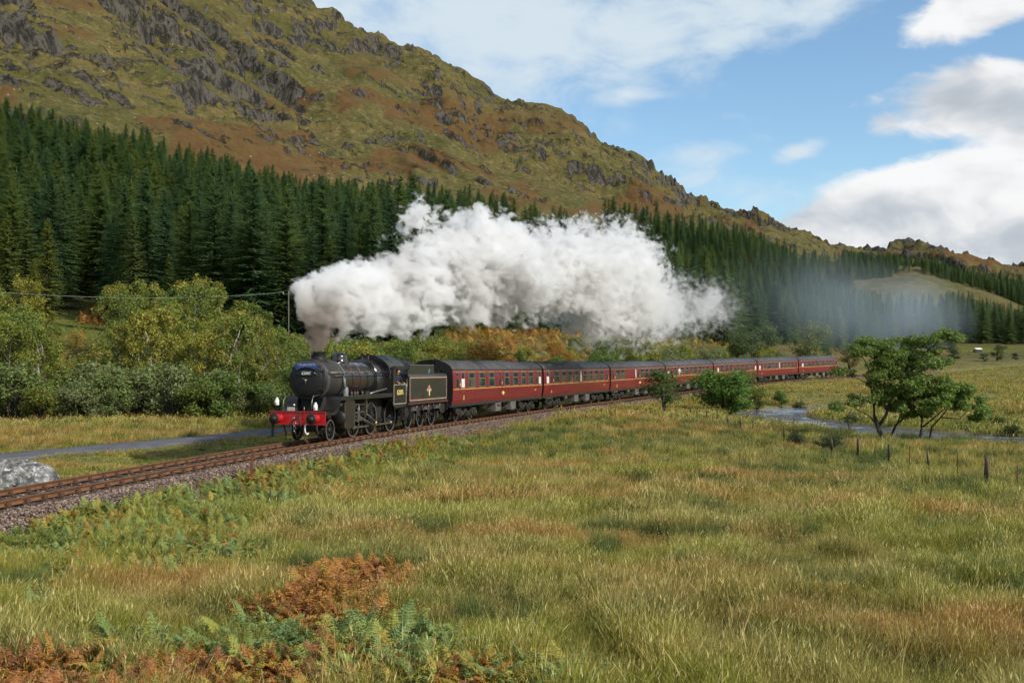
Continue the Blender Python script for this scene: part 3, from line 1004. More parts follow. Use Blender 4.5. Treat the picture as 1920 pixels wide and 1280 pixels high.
loco = empty('steam_locomotive')
tag(loco, 'black steam locomotive with red buffer beam and blue headboard hauling the train', 'locomotive')
BZ = 2.70; BR = .89
b = MB().lathe([(BR + .01, 0), (BR + .01, 1.62), (BR + .02, 1.62), (BR + .02, 1.78), (BR + .01, 1.78), (BR + .01, 2.0)], (-1.62 - 2.0, 0, BZ), (1, 0, 0), 48)
sb = b.build('smokebox', M['smokebox'], loco)
dr = MB().lathe([(BR + .01, 0), (BR + .01, .05), (.80, .08), (.78, .085), (.77, .10), (.62, .16), (.35, .21), (0, .225)], (-1.62, 0, BZ), (1, 0, 0), 48).build('smokebox_door', M['soot'], loco)
MB().ring((-1.545, 0, BZ), (1, 0, 0), .80, .018, 40).build('door_rim', M['black'], dr)
MB().tube([(-1.44, -.52, BZ + .22), (-1.38, -.3, BZ + .37), (-1.36, 0, BZ + .42), (-1.38, .3, BZ + .37), (-1.44, .52, BZ + .22)], .016, 6).build('door_handrail', M['steel'], dr)
MB().lathe([(.05, 0), (.05, .07), (.03, .08), (.03, .13), (0, .14)], (-1.40, 0, BZ), (1, 0, 0), 12).tube([(-1.30, 0, BZ), (-1.29, .02, BZ - .2)], .014, 6).tube([(-1.27, 0, BZ), (-1.27, -.13, BZ + .12)], .012, 6).build('door_handle', M['steel'], dr)
hb = MB()
for z in (BZ + .42, BZ - .38): hb.box((-1.50, .42, z), (.05, .62, .07))
hb.box((-1.53, .77, BZ), (.06, .06, .95)).build('door_hinge', M['black'], dr)
np_ = MB().box((-1.375, 0, BZ + .30), (.02, .74, .17)).build('number_plate', M['soot'], loco)
text('number', '62005', .175, M['white'], np_, (-1.362, 0, BZ + .30), FRONT)
# blue headboard, curved to the top of the door
pl = [(1.03 * math.sin(a), BZ + .02 + .80 * math.cos(a)) for a in np.linspace(-.62, .62, 14)] + [(.80 * math.sin(a), BZ - .02 + .58 * math.cos(a)) for a in np.linspace(.62, -.62, 14)]
hbd = MB().prism(pl, -1.40, -1.365).build('headboard', M['blue'], loco)
MB().prism([(1.05 * math.sin(a), BZ + .02 + .82 * math.cos(a)) for a in np.linspace(-.63, .63, 14)] + [(1.03 * math.sin(a), BZ + .02 + .80 * math.cos(a)) for a in np.linspace(.63, -.63, 14)], -1.402, -1.358).build('headboard_rim', M['grey_coat'], hbd)
text('lettering', 'THE JACOBITE', .15, M['cream'], hbd, (-1.358, 0, BZ + .68), FRONT, sx=.9)
MB().lathe([(.50, -.10), (.40, .02), (.33, .10), (.315, .16), (.33, .34), (.36, .39), (.37, .43), (.30, .43), (.27, .30)], (-2.62, 0, BZ + BR - .03), (0, 0, 1), 28).build('chimney', M['soot'], loco)
b = MB().lathe([(BR - .03, 0), (BR + .005, 3.9)], (-3.6 - 3.9, 0, BZ), (1, 0, 0), 48)
boiler = b.build('boiler', M['black_clad'], loco)
for x in (-3.66, -4.55, -5.5, -6.45, -7.4):
    MB().lathe([(BR + .008, 0), (BR + .016, .008), (BR + .016, .052), (BR + .008, .06)], (x - .03, 0, BZ), (1, 0, 0), 48).build('boiler_band', M['black' if x < -3.7 else 'grey_coat'], boiler)
for (xx, w) in ((-4.68, .02), (-4.42, .02), (-5.62, .02), (-5.38, .02)):
    MB().lathe([(BR + .011, 0), (BR + .011, w)], (xx, 0, BZ), (1, 0, 0), 48).build('lining', M['lining_red'], boiler)
# firebox, round topped with straight lower sides
fb = [(-.95, 1.75), (-.93, 2.6)] + [(.93 * math.cos(a), BZ + .05 + .93 * math.sin(a)) for a in np.linspace(PI, 0, 22)] + [(.93, 2.6), (.95, 1.75)]
MB().prism(fb, -9.2, -7.5, smooth=True).build('firebox', M['black_clad'], loco)
MB().lathe([(.52, -.14), (.44, -.03), (.40, .04), (.40, .19), (.37, .30), (.28, .37), (.14, .405), (0, .41)], (-4.95, 0, BZ + BR - .02), (0, 0, 1), 28).build('steam_dome', M['black_clad'], loco)
sv = MB()
for y in (-.16, .16): sv.lathe([(.07, 0), (.07, .12), (.05, .14), (.05, .30), (.08, .31), (0, .34)], (-8.2, y, BZ + .95), (0, 0, 1), 12)
sv.build('safety_valve', M['brown'], loco)
MB().tube([(-8.5, .1, BZ + 1.0), (-8.5, .1, BZ + 1.28)], .035, 8).build('whistle', M['brown'], loco)
# handrails along the boiler
for sgn in (1, -1):
    y = sgn * (BR + .09)
    hr = MB().tube([(-1.75, y, BZ + .34), (-8.9, y, BZ + .34)], .018, 6)
    for x in (-1.8, -2.9, -4.0, -5.2, -6.4, -7.6, -8.8): hr.tube([(x, sgn * (BR - .1), BZ + .34), (x, y + sgn * .02, BZ + .34)], .028, 6)
    hr.build('handrail', M['steel'], loco)
    MB().tube([(-2.3, y - sgn * .02, BZ + .18), (-8.9, y - sgn * .02, BZ + .18)], .022, 6).build('ejector_pipe', M['black'], loco)
# saddle and frames
MB().prism([(-.62, 1.32), (-.5, 1.9), (-.62, 2.15), (.62, 2.15), (.5, 1.9), (.62, 1.32)], -3.3, -1.95).build('smokebox_saddle', M['soot'], loco)
for sgn in (1, -1):
    MB().prism([(-.55, .78), (-.55, 1.34), (-1.6, 1.5), (-1.9, 1.95), (-10.7, 1.95), (-10.7, .75), (-3.2, .75), (-2.9, .98), (-1.5, .98), (-1.3, .78)], sgn * .58, sgn * .62, 'y').build('main_frame', M['underframe'], loco)
# running plate: low at the front, sweeping up over the wheels
for sgn in (1, -1):
    pts = [(-.52, 1.36), (-1.55, 1.36)] + [(-1.55 - .62 * math.sin(a), 1.36 + .59 * (1 - math.cos(a)) / 1.0) for a in np.linspace(.15, PI / 2, 8)] + [(-2.6, 1.97), (-10.9, 1.97)]
    poly = pts + [(x, z - .045) for x, z in reversed(pts)]
    y0, y1 = (.55, 1.30) if sgn > 0 else (-1.30, -.55)
    MB().prism(poly, y0, y1, 'y').build('running_plate', M['black'], loco)
    v = MB().prism([(x, z - .044) for x, z in pts] + [(x, z - .17) for x, z in reversed(pts)], sgn * 1.262, sgn * 1.285, 'y').build('valance', M['black'], loco)
    MB().prism([(-2.7, 1.985), (-8.6, 1.985), (-8.6, 1.972), (-2.7, 1.972)], sgn * 1.296, sgn * 1.306, 'y').build('plate_edge', M['wheel_rim'], loco)
MB().prism([(-1.30, 1.315), (1.30, 1.315), (1.30, 1.36), (-1.30, 1.36)], -1.5, -.5).build('front_platform', M['black'], loco)
# buffer beam and buffers
MB().box((-.55, 0, 1.06), (.06, 2.62, .56)).build('buffer_beam', M['red'], loco)
MB().box((-.53, 0, 1.35), (.10, 2.64, .03)).build('beam_edge', M['red'], loco)
for sgn in (1, -1):
    bu = MB().lathe([(.19, 0), (.17, .04), (.15, .30), (.145, .34)], (-.52, sgn * .865, 1.06), (1, 0, 0), 20).build('buffer', M['red'], loco)
    MB().lathe([(.06, 0), (.06, .14), (.225, .15), (.228, .17), (.215, .185), (0, .21)], (-.20, sgn * .865, 1.06), (1, 0, 0), 24).build('buffer_head', M['soot'], bu)
    MB().lathe([(.05, 0), (.11, .01), (.11, .02), (0, .025)], (.008, sgn * .865, 1.06), (1, 0, 0), 16).build('worn_face', M['brown'], bu)
    lm = MB().lathe([(.085, 0), (.095, .02), (.095, .22), (.06, .26), (.05, .30), (.07, .32), (0, .34)], (-.62, sgn * 1.02 if sgn < 0 else .80, 1.62 if sgn < 0 else 1.42), (0, 0, 1), 14)
    yl = -1.02 if sgn < 0 else .80; zl = 1.62 if sgn < 0 else 1.42
    lamp = lm.build('head_lamp', M['white'], loco)
    MB().lathe([(.06, 0), (.06, .04), (0, .045)], (-.53, yl, zl + .12), (1, 0, 0), 14).build('lamp_lens', M['lamp_glass'], lamp)
    MB().box((-.66, yl, (1.36 + zl) / 2), (.05, .03, max(zl - 1.36, .06) + .02)).build('lamp_bracket', M['black'], lamp)
lm = MB().box((-1.15, -.42, 1.60), (.16, .16, .22)).lathe([(.05, 0), (.05, .05)], (-1.15, -.42, 1.71), (0, 0, 1), 10).build('head_lamp', M['soot'], loco)
MB().lathe([(.05, 0), (.05, .03), (0, .035)], (-1.07, -.42, 1.62), (1, 0, 0), 12).build('lamp_lens', M['lamp_glass'], lm)
MB().box((-.72, -.40, 1.46), (.05, .34, .16)).build('shed_plate', M['cream'], loco)
for y in (-.72, .30, .62): MB().tube([(-.60, y, 1.3), (-.64, y, 1.78), (-.80, y * .98, 2.02), (-1.5, y * .9, 2.05)] if abs(y) > .5 else [(-.56, y, 1.34), (-.56, y, 1.56)], .022, 6).build('hand_pillar', M['steel'], loco)
hs = MB().tube([(-.50, .18, 1.30), (-.38, .18, 1.26), (-.32, .2, 1.0), (-.36, .22, .70), (-.45, .24, .52)], .045, 8).build('brake_hose', M['underframe'], loco)
MB().tube([(-.50, .42, .80), (-.36, .44, .74), (-.30, .46, .52), (-.38, .5, .38), (-.52, .52, .42)], .04, 8).build('steam_heat_hose', M['white'], loco)
cp = MB().tube([(-.50, 0, 1.06), (-.26, 0, 1.06), (-.18, 0, 1.13), (-.14, 0, 1.06), (-.18, 0, .98)], .04, 8)
for i in range(5): cp.ring((-.24 - .01 * i, 0, .95 - .11 * i), (1, 0, 0) if i % 2 else (0, 1, 0), .055, .016, 10, 5)
cp.build('coupling', M['steel'], loco)
for sgn in (1, -1): MB().tube([(-.75, sgn * .76, .8), (-1.0, sgn * .76, .35), (-.98, sgn * .76, .10)], [.05, .04, .03], 6).build('guard_iron', M['underframe'], loco)
MB().box((-.52, -1.16, .55), (.07, .09, .58)).box((-.50, -1.2, .26), (.24, .30, .03)).build('step', M['soot'], loco)


def wheel(parent, x, y, R, spokes, name='driving_wheel', mat='soot', balance=False, sgn=1):
    w = MB().lathe([(R - .085, -.055), (R, -.055), (R, .055), (R - .085, .055), (R - .085, -.055)], (x, y, R), (0, 1, 0), 32, False).build(name, M[mat], parent)
    MB().lathe([(R - .02, 0), (R + .002, .002), (R + .002, .012), (R - .07, .014), (R - .075, 0)], (x, y + sgn * .052, R), (0, sgn, 0), 32, False).build('tyre', M['wheel_rim'], w)
    sp = MB()
    if spokes:
        for i in range(spokes):
            a = 2 * PI * (i + .4) / spokes
            sp.tube([(x + .10 * math.cos(a), y, R + .10 * math.sin(a)), (x + (R - .07) * math.cos(a), y, R + (R - .07) * math.sin(a))], [.034, .024], 5)
    else: sp.lathe([(.12, .02), (R - .08, -.01)], (x, y, R), (0, sgn, 0), 24)
    sp.lathe([(.14, -.07), (.14, .07), (.08, .10), (0, .10)], (x, y, R), (0, sgn, 0), 16)
    if balance: sp.prism([(x + (R - .09) * math.cos(a), R + (R - .09) * math.sin(a)) for a in np.linspace(.7, 2.3, 8)], y - .05, y + .05, 'y')
    sp.build('wheel_centre', M[mat], w)
    return w


DX = (-4.75, -6.97, -9.62)
for sgn in (1, -1):
    for x in DX: wheel(loco, x, sgn * .76, .79, 16, 'driving_wheel', 'soot', True, sgn)
    wheel(loco, -2.15, sgn * .76, .48, 10, 'pony_wheel', 'soot', False, sgn)
    # cylinder with slide bars, crosshead, rods and gear
    cyl = MB().prism([(-2.75, .60), (-2.75, 1.62), (-2.95, 1.80), (-3.85, 1.80), (-4.0, 1.62), (-4.0, .60), (-3.85, .50), (-2.9, .50)], sgn * .66, sgn * 1.24, 'y').build('cylinder', M['brown'], loco)
    MB().lathe([(.34, 0), (.36, .03), (.36, .05), (.24, .12), (0, .14)], (-2.75, sgn * .97, .98), (1, 0, 0), 20).build('cylinder_cover', M['soot'], cyl)
    MB().lathe([(.17, 0), (.17, .10), (0, .12)], (-2.80, sgn * .97, 1.56), (1, 0, 0), 16).build('valve_chest_cover', M['soot'], cyl)
    MB().prism([(-2.84, .64), (-2.84, 1.66), (-2.80, 1.66), (-2.80, .64)], sgn * 1.243, sgn * 1.249, 'y').prism([(-3.95, .64), (-3.95, 1.6), (-3.91, 1.6), (-3.91, .64)], sgn * 1.243, sgn * 1.249, 'y').build('cylinder_lining', M['wheel_rim'], cyl)
    ys = sgn * 1.0
    mo = MB()
    mo.box((-4.85, ys, 1.17), (1.75, .08, .06)); mo.box((-4.85, ys, .80), (1.75, .08, .06))
    mo.build('slide_bar', M['steel'], loco)
    MB().box((-4.9, ys, .98), (.32, .13, .34), taper=.8).tube([(-4.0, ys, .98), (-4.9, ys, .98)], .035, 8).build('crosshead', M['steel'], loco)
    ck = Vector((DX[1] + .06, sgn * .98, .79 - .33))
    MB().tube([(-4.9, ys, .98), ck], [.055, .075], 8).lathe([(.13, -.05), (.13, .05)], ck, (0, 1, 0), 14).build('connecting_rod', M['steel'], loco)
    cr = MB()
    for x in DX: cr.lathe([(.11, -.045), (.11, .045), (0, .05)], (x + .06, sgn * .90, .46), (0, sgn, 0), 14)
    cr.box(((DX[0] + DX[2]) / 2 + .06, sgn * .90, .46), (DX[0] - DX[2], .045, .085)).build('coupling_rod', M['steel'], loco)
    vg = MB().tube([(-5.95, ys, 1.62), (-6.0, ys, 1.05)], .05, 6).tube([(-4.0, ys, 1.56), (-5.9, ys, 1.50)], .032, 6).tube([(-5.0, ys, 1.56), (-5.05, ys, .78)], .03, 6).tube([(-5.05, ys, .78), (-4.85, ys, .72)], .025, 6)
    vg.tube([(-5.98, ys, 1.05), ck + Vector((-.05, .12 * sgn, .18))], .03, 6).box((-5.75, sgn * .85, 1.45), (.14, .5, .9)).build('valve_gear', M['steel'], loco)
    MB().tube([ck + Vector((0, .05 * sgn, 0)), ck + Vector((-.05, .16 * sgn, .18))], .05, 8).build('return_crank', M['brass'], loco)
    MB().tube([(-8.3, sgn * 1.12, 2.22), (-6.9, sgn * 1.12, 2.10), (-6.1, sgn * 1.1, 2.02)], .05, 8).build('reversing_rod', M['wheel_rim'], loco)
    fit = MB()
    for x in (-3.9, -4.3, -4.6, -5.2): fit.lathe([(.07, 0), (.08, .12), (.04, .2), (0, .22)], (x, sgn * 1.08, 1.97), (0, 0, 1), 10)
    fit.box((-5.6, sgn * 1.1, 2.06), (.5, .22, .18)); fit.build('lubricator', M['brown'], loco)
    MB().lathe([(.14, 0), (.14, .35), (.09, .42), (0, .43)], (-3.35, sgn * 1.02, 1.97), (0, 0, 1), 12).tube([(-3.3, sgn * 1.02, 2.3), (-3.3, sgn * .95, 2.85)], [.10, .04], 8).build('steam_pipe', M['grey_coat'], loco)
    sand = MB().tube([(-3.95, sgn * .77, .7), (-4.0, sgn * .77, .2)], .025, 6); sand.build('sand_pipe', M['steel'], loco)
    MB().box((-5.85, sgn * .76, .45), (.10, .09, .62)).box((-8.3, sgn * .76, .45), (.10, .09, .62)).build('brake_hanger', M['underframe'], loco)
    st = MB().box((-10.35, sgn * 1.2, .62), (.42, .26, .04)).box((-10.35, sgn * 1.2, .98), (.42, .22, .04)).box((-10.16, sgn * 1.25, 1.0), (.04, .10, .85)).box((-10.54, sgn * 1.25, 1.0), (.04, .10, .85))
    st.build('cab_step', M['underframe'], loco)
for x in (*DX, -2.15): MB().tube([(x, -.7, .79 if x != -2.15 else .48), (x, .7, .79 if x != -2.15 else .48)], .09, 8).build('axle', M['underframe'], loco)
MB().box((-8.4, 0, 1.15), (2.0, 1.05, 1.2)).build('ashpan', M['underframe'], loco)
# cab
XF, XB = -8.75, -10.75
arc = [(1.32 * math.sin(a), 2.62 + 1.30 * math.cos(a)) for a in np.linspace(-1.02, 1.02, 22)]
# front sheet with two look-out openings built as pieces round the firebox
fs = [(-1.27, 1.97), (-1.27, 3.30)] + [(p[0] * .965, p[1] - .03) for p in arc] + [(1.27, 3.30), (1.27, 1.97)]
cab = MB().prism(fs, XF - .03, XF).build('cab_front', M['black'], loco)
for sgn in (1, -1):
    wp = [(sgn * p[0], p[1]) for p in ((.97, 2.85), (1.14, 2.72), (1.17, 3.05), (1.08, 3.32), (.86, 3.52), (.62, 3.66), (.60, 3.62), (.80, 3.38), (.95, 3.12))]
    fr = MB().prism(wp, XF + .004, XF + .03).build('cab_window_frame', M['grey_coat'], loco)
    MB().prism([(y * .985 + sgn * .012, z * .99 + .032) for y, z in wp], XF + .031, XF + .036).build('pane', M['soot'], fr)
ro = [(p[0], p[1]) for p in arc] + [(p[0] * .97, p[1] - .05) for p in reversed(arc)]
MB().prism(ro, -11.05, XF + .12).build('cab_roof', simple_mat('cab_roof_grey', (.055, .058, .060), .5, scale=3, col2=(.035, .036, .038)), loco)
MB().prism([(p[0] * 1.004, p[1] + .012) for p in arc] + [(p[0] * .985, p[1] - .03) for p in reversed(arc)], XF + .10, XF + .135).build('roof_rib', M['black'], loco)
for sgn in (1, -1):
    y0, y1 = sgn * 1.285, sgn * 1.315
    lower = MB().prism([(XF, 1.40), (XF, 2.52), (-10.45, 2.52), (XB, 2.36), (XB, 1.30), (XF - .35, 1.20)], y0, y1, 'y').build('cab_side', M['black'], loco)
    MB().prism([(XF, 2.52), (XF, 3.36), (XF - .42, 3.36), (XF - .42, 2.52)], y0, y1, 'y').build('cab_front_pillar', M['black'], loco)
    MB().prism([(XF - .10, 2.60), (XF - .10, 3.24), (XF - .34, 3.24), (XF - .34, 2.60)], y1 if sgn > 0 else y0 - .004, y1 + .006 if sgn > 0 else y0, 'y').build('side_window', M['brown'], loco)
    MB().prism([(XF, 3.20), (XF, 3.36), (-10.95, 3.36), (-10.95, 3.26), (-10.3, 3.20)], y0, y1, 'y').build('cab_eaves', M['black'], loco)
    MB().tube([(XB + .03, sgn * 1.33, 1.5), (XB + .03, sgn * 1.33, 2.7)], .02, 6).build('cab_handrail', M['steel'], loco)
    yl = y1 + sgn * .004
    ln = MB()
    for (a0, a1, c0, c1) in ((XF - .08, XF - .115, 1.42, 2.42), (XB + .08, XB + .115, 1.42, 2.42), (XF - .08, XB + .08, 1.42, 1.45), (XF - .08, XB + .08, 2.39, 2.42)):
        ln.box(((a0 + a1) / 2, yl, (c0 + c1) / 2), (abs(a0 - a1), .008, abs(c0 - c1)))
    ln.build('lining', M['cream'], lower)
    if sgn > 0: text('cab_number', '62005', .36, M['yellow'], lower, (-9.75, 1.322, 2.0), SIDE, sx=1.05)
MB().box((-9.75, 0, 1.66), (2.0, 2.5, .06)).build('cab_floor', M['underframe'], loco)
MB().prism([(y * .97, z) for y, z in fb], -9.5, -9.2).build('backhead', M['soot'], loco)
# tender
TF, TB = -11.15, -17.75
tf = [(-1.30, 1.40), (-1.30, 2.78), (-1.24, 2.92), (1.24, 2.92), (1.30, 2.78), (1.30, 1.40)]
tank = MB().prism(tf, TB, TF).build('tender_tank', simple_mat('tender_black', (.020, .020, .017), .34, 0, .5, var=.3, scale=1.6, col2=(.034, .031, .024), coat=.25), loco)
for sgn in (1, -1):
    y = sgn * 1.304
    ln = MB(); l2 = MB()
    a0, a1, c0, c1 = TF - .12, TB + .12, 1.52, 2.76
    for (bb, q, w) in ((ln, 0, .034), (l2, .045, .022)):
        for (xa, xb, za, zb) in ((a0 - q, a0 - q - w, c0 + q, c1 - q), (a1 + q, a1 + q + w, c0 + q, c1 - q), (a0 - q, a1 + q, c0 + q, c0 + q + w), (a0 - q, a1 + q, c1 - q - w, c1 - q)):
            bb.box(((xa + xb) / 2, y, (za + zb) / 2), (abs(xa - xb), .008, abs(za - zb)))
    ln.build('lining', M['cream'], tank); l2.build('lining', M['lining_red'], tank)
    # coping sheet above the tank
    cpy = MB().prism([(TF + .05, 2.80), (TF + .05, 2.95), (TF - .25, 3.30), (TF - 1.0, 3.42), (-15.4, 3.42), (-15.6, 2.80)], sgn * 1.20, sgn * 1.235, 'y').build('coping_sheet', tank.data.materials[0], loco)
    MB().prism([(TF - .3, 3.415), (-15.4, 3.415), (-15.4, 3.445), (TF - .3, 3.445)], sgn * 1.19, sgn * 1.25, 'y').build('coping_bead', M['grey_coat'], cpy)
    frm = MB().prism([(TF + .1, .70), (TF + .1, 1.30), (TB - .2, 1.30), (TB - .2, .70), (-17.3, .62), (-16.9, .95), (-15.4, .95), (-15.0, .62), (-14.8, .95), (-13.6, .95), (-13.2, .62), (-12.9, .95), (-11.9, .95), (-11.6, .62)], sgn * 1.05, sgn * 1.08, 'y').build('tender_frame', M['underframe'], loco)
    MB().box(((TF + TB) / 2, sgn * 1.28, 1.36), (abs(TF - TB) + .3, .07, .07)).build('tender_sole_bar', simple_mat('dull_red', (.13, .03, .022), .5), loco)
    for x in (-12.3, -14.3, -16.3):
        wheel(loco, x, sgn * .76, .635, 12, 'tender_wheel', 'soot', False, sgn)
        ab = MB().box((x, sgn * 1.13, .64), (.30, .16, .34), taper=.85).build('axle_box', M['underframe'], loco)
        sp = MB()
        for i in range(6): sp.box((x, sgn * 1.13, .98 + .035 * i), (1.10 - .16 * i, .09, .028))
        sp.tube([(x - .52, sgn * 1.13, 1.0), (x - .60, sgn * 1.13, 1.28)], .035, 6).tube([(x + .52, sgn * 1.13, 1.0), (x + .60, sgn * 1.13, 1.28)], .035, 6).build('leaf_spring', M['wheel_rim'], loco)
    MB().box((-11.6, sgn * 1.2, .55), (.4, .24, .04)).box((-11.6, sgn * 1.22, .9), (.04, .08, .7)).build('tender_step', M['underframe'], loco)
# emblem: crown and lion disc in plain shapes
em = MB()
em.prism([(-14.35, 2.14), (-14.45, 2.34), (-14.55, 2.14)], 1.304, 1.312, 'y').lathe([(.17, 0), (.17, .008), (0, .009)], (-14.45, 1.304, 2.14), (0, 1, 0), 18)
em.build('emblem', simple_mat('emblem_red', (.62, .17, .14), .5), tank)
MB().prism([(-14.33, 2.06), (-14.57, 2.06), (-14.53, 1.76), (-14.45, 1.70), (-14.37, 1.76)], 1.3135, 1.318, 'y').build('emblem_shield', M['yellow'], tank)
e3 = MB()
for q in (-1, 1): e3.lathe([(.10, 0), (.10, .006), (0, .007)], (-14.45 + q * .26, 1.305, 2.04), (0, 1, 0), 14)
e3.build('emblem_supporter', M['cream'], tank)
MB().lathe([(.055, 0), (.055, .004)], (-14.45, 1.3135, 2.33), (0, 1, 0), 10).build('emblem_crown', M['cream'], tank)
bm = bmesh.new(); bmesh.ops.create_grid(bm, x_segments=26, y_segments=14, size=1)
for v in bm.verts:
    x, y = v.co.x, v.co.y
    v.co = Vector((-13.3 + x * 2.0, y * 1.15, 2.9 + .75 * (1 - x * x) * (1 - y * y) ** .7 + .10 * float(fbm(np.array([x * 9.]), np.array([y * 9.]), 2, 5)[0])))
me_ = bpy.data.meshes.new('coal'); bm.to_mesh(me_); bm.free(); me_.materials.append(M['coal']); link('coal_load', me_, loco)
MB().box((-16.5, 0, 2.96), (2.2, 2.2, .08)).lathe([(.28, 0), (.28, .2), (0, .24)], (-16.8, 0, 3.0), (0, 0, 1), 16).build('tender_top', M['soot'], loco)
MB().box((TB - .25, 0, 1.06), (.06, 2.5, .5)).build('rear_beam', M['soot'], loco)
for sgn in (1, -1): MB().lathe([(.15, 0), (.12, .3), (.05, .32), (.05, .42), (.22, .43), (.22, .45), (0, .46)], (TB - .25, sgn * .865, 1.06), (-1, 0, 0), 16).build('rear_buffer', M['soot'], loco)
MB().tube([(-14.6, 1.26, 3.2), (-14.42, 1.26, 2.95)], .03, 6).build('fire_iron', simple_mat('blue_grey_bar', (.18, .30, .38), .4), loco)
on_track(loco, 7.5, 0, 5.0, 7.5)
# ------------------------------------------------------------------ coaches
def maroon():
    m, g, out = new_mat('coach_maroon')
    tc = g.n('ShaderNodeTexCoord').outputs['Object']
    z = g.xyz(tc)[2]
    n = g.noise(g.vm('MULTIPLY', tc, (1, 1, .25)), 3.0, 5, .65); n2 = g.noise(tc, .6, 3)
    c = g.mix(g.ss(n, .35, .7), (.180, .013, .021), (.135, .011, .018))
    c = g.mix(g.m('MULTIPLY', g.ss(g.noise(g.vm('MULTIPLY', tc, (5, 1, .5)), 2.0, 4), .5, .75), .25), c, (.14, .05, .04))
    principled(g, out, c, g.m('ADD', .22, g.m('MULTIPLY', n2, .18)), 0, .5, bump(g, g.noise(tc, .9, 3), .12, .05), .35)
    return m


def glass_mat():
    m, g, out = new_mat('coach_glass')
    tc = g.n('ShaderNodeNewGeometry').outputs['Position']
    c = g.mix(g.ss(g.noise(tc, 1.1, 3), .4, .6), (.018, .026, .022), (.06, .072, .058))
    principled(g, out, c, .06, 0, .8)
    return m


M['maroon'] = maroon(); M['glass'] = glass_mat()
M['roof'] = simple_mat('coach_roof_grey', (.085, .085, .088), .7, 0, .3, scale=1.5, col2=(.050, .048, .048))
M['win_frame'] = simple_mat('window_frame', (.30, .27, .25), .4, .4, .5, scale=9)
M['opal'] = simple_mat('opal_glass', (.74, .75, .70), .25, 0, .5, var=.04)
M['gold'] = simple_mat('gold_lining', (.72, .36, .06), .45, var=.1)
M['curtain'] = simple_mat('pale_blind', (.55, .52, .45), .7)

SIDEP = [(1.27, 1.10), (1.345, 1.35), (1.375, 1.75), (1.375, 2.20), (1.362, 2.75), (1.335, 3.10), (1.30, 3.18)]


def side_y(z): return float(np.interp(z, [p[1] for p in SIDEP], [p[0] for p in SIDEP]))


ROOFP = [(1.335, 3.16), (1.29, 3.28), (1.16, 3.44), (.92, 3.60), (.55, 3.73), (0, 3.785)]
L2 = 9.83


def pane_mesh(w, z0, z1, proud, mat, name, n=3):
    """thin slab following the tumblehome, x centred"""
    zs = np.linspace(z0, z1, n)
    V = []; F = []
    for z in zs:
        y = side_y(z) + proud
        V += [(-w / 2, y, z), (w / 2, y, z), (-w / 2, y - .03, z), (w / 2, y - .03, z)]
    for i in range(n - 1):
        a = i * 4; b = a + 4
        F += [(a, a + 1, b + 1, b), (a, b, b + 2, a + 2), (a + 1, a + 3, b + 3, b + 1)]
    F += [(0, 2, 3, 1), (4 * n - 4, 4 * n - 3, 4 * n - 1, 4 * n - 2)]
    me = bpy.data.meshes.new(name); me.from_pydata(V, [], F); me.materials.append(mat); me.update()
    return me


def frame_mesh(w, z0, z1, t, proud, mat, name):
    b = MB()
    zs = np.linspace(z0, z1, 4)
    for sx in (-1, 1):
        for i in range(3):
            ya, yb = side_y(zs[i]) + proud, side_y(zs[i + 1]) + proud
            b.box((sx * (w / 2 - t / 2), (ya + yb) / 2 - .02, (zs[i] + zs[i + 1]) / 2), (t, .04, zs[i + 1] - zs[i] + .004))
    for z in (z0 + t / 2, z1 - t / 2): b.box((0, side_y(z) + proud - .02, z), (w, .04, t))
    return b.mesh(name, mat)


WZ0, WZ1, WV = 2.06, 3.02, 2.64
pm_win = pane_mesh(1.16, WZ0 + .03, WV - .02, .006, M['glass'], 'pane')
pm_vent = pane_mesh(.52, WV + .02, WZ1 - .04, .008, M['soot'], 'ventilator', 2)
pm_ventside = pane_mesh(.30, WV + .02, WZ1 - .04, .012, M['glass'], 'ventilator_glass', 2)
fm_win = frame_mesh(1.22, WZ0, WZ1, .045, .012, M['win_frame'], 'window')
fb_ = MB().box((0, side_y(WV) - .004, WV), (1.16, .04, .045)).mesh('vent_bar', M['win_frame'])
fm_lav = frame_mesh(.66, WZ0, WZ1, .045, .012, M['win_frame'], 'lavatory_window')
pm_lav = pane_mesh(.60, WZ0 + .03, WV - .02, .006, M['opal'], 'pane')
pm_lavv = pane_mesh(.34, WV + .02, WZ1 - .04, .008, M['soot'], 'ventilator', 2)
pm_dwin = pane_mesh(.44, WZ0 + .02, WZ1 - .06, .008, M['soot'], 'door_window')
fm_dwin = frame_mesh(.52, WZ0 - .02, WZ1 - .02, .035, .014, M['win_frame'], 'door_window_frame')
pm_blind = pane_mesh(.40, WZ0 + .06, WZ1 - .04, .012, M['curtain'], 'blind')
pm_door = pane_mesh(.64, 1.14, 3.10, .006, M['maroon'], 'door', 6)
pm_panel = pane_mesh(2.6, 2.12, 2.98, .006, M['maroon'], 'side_panel', 4)
wheel_me = MB().lathe([(.455, -.06), (.455, .05), (.40, .065), (.38, .03), (.12, .05), (.12, .10), (0, .10)], (0, 0, 0), (0, 1, 0), 24, False).mesh('wheel', M['underframe'])
tyre_me = MB().lathe([(.40, .066), (.457, .052), (.457, .075), (.385, .078)], (0, 0, 0), (0, 1, 0), 24, False).mesh('tyre', M['wheel_rim'])


def bogie_frame():
    b = MB()
    for sgn in (1, -1):
        y = sgn * 1.02
        b.prism([(-1.9, .50), (-1.9, .78), (-1.2, .86), (-.7, .62), (.7, .62), (1.2, .86), (1.9, .78), (1.9, .50), (1.2, .56), (.8, .36), (-.8, .36), (-1.2, .56)], y - .04, y + .04, 'y')
    b.box((0, 0, .66), (.5, 2.0, .22))
    return b.mesh('bogie', M['underframe'])


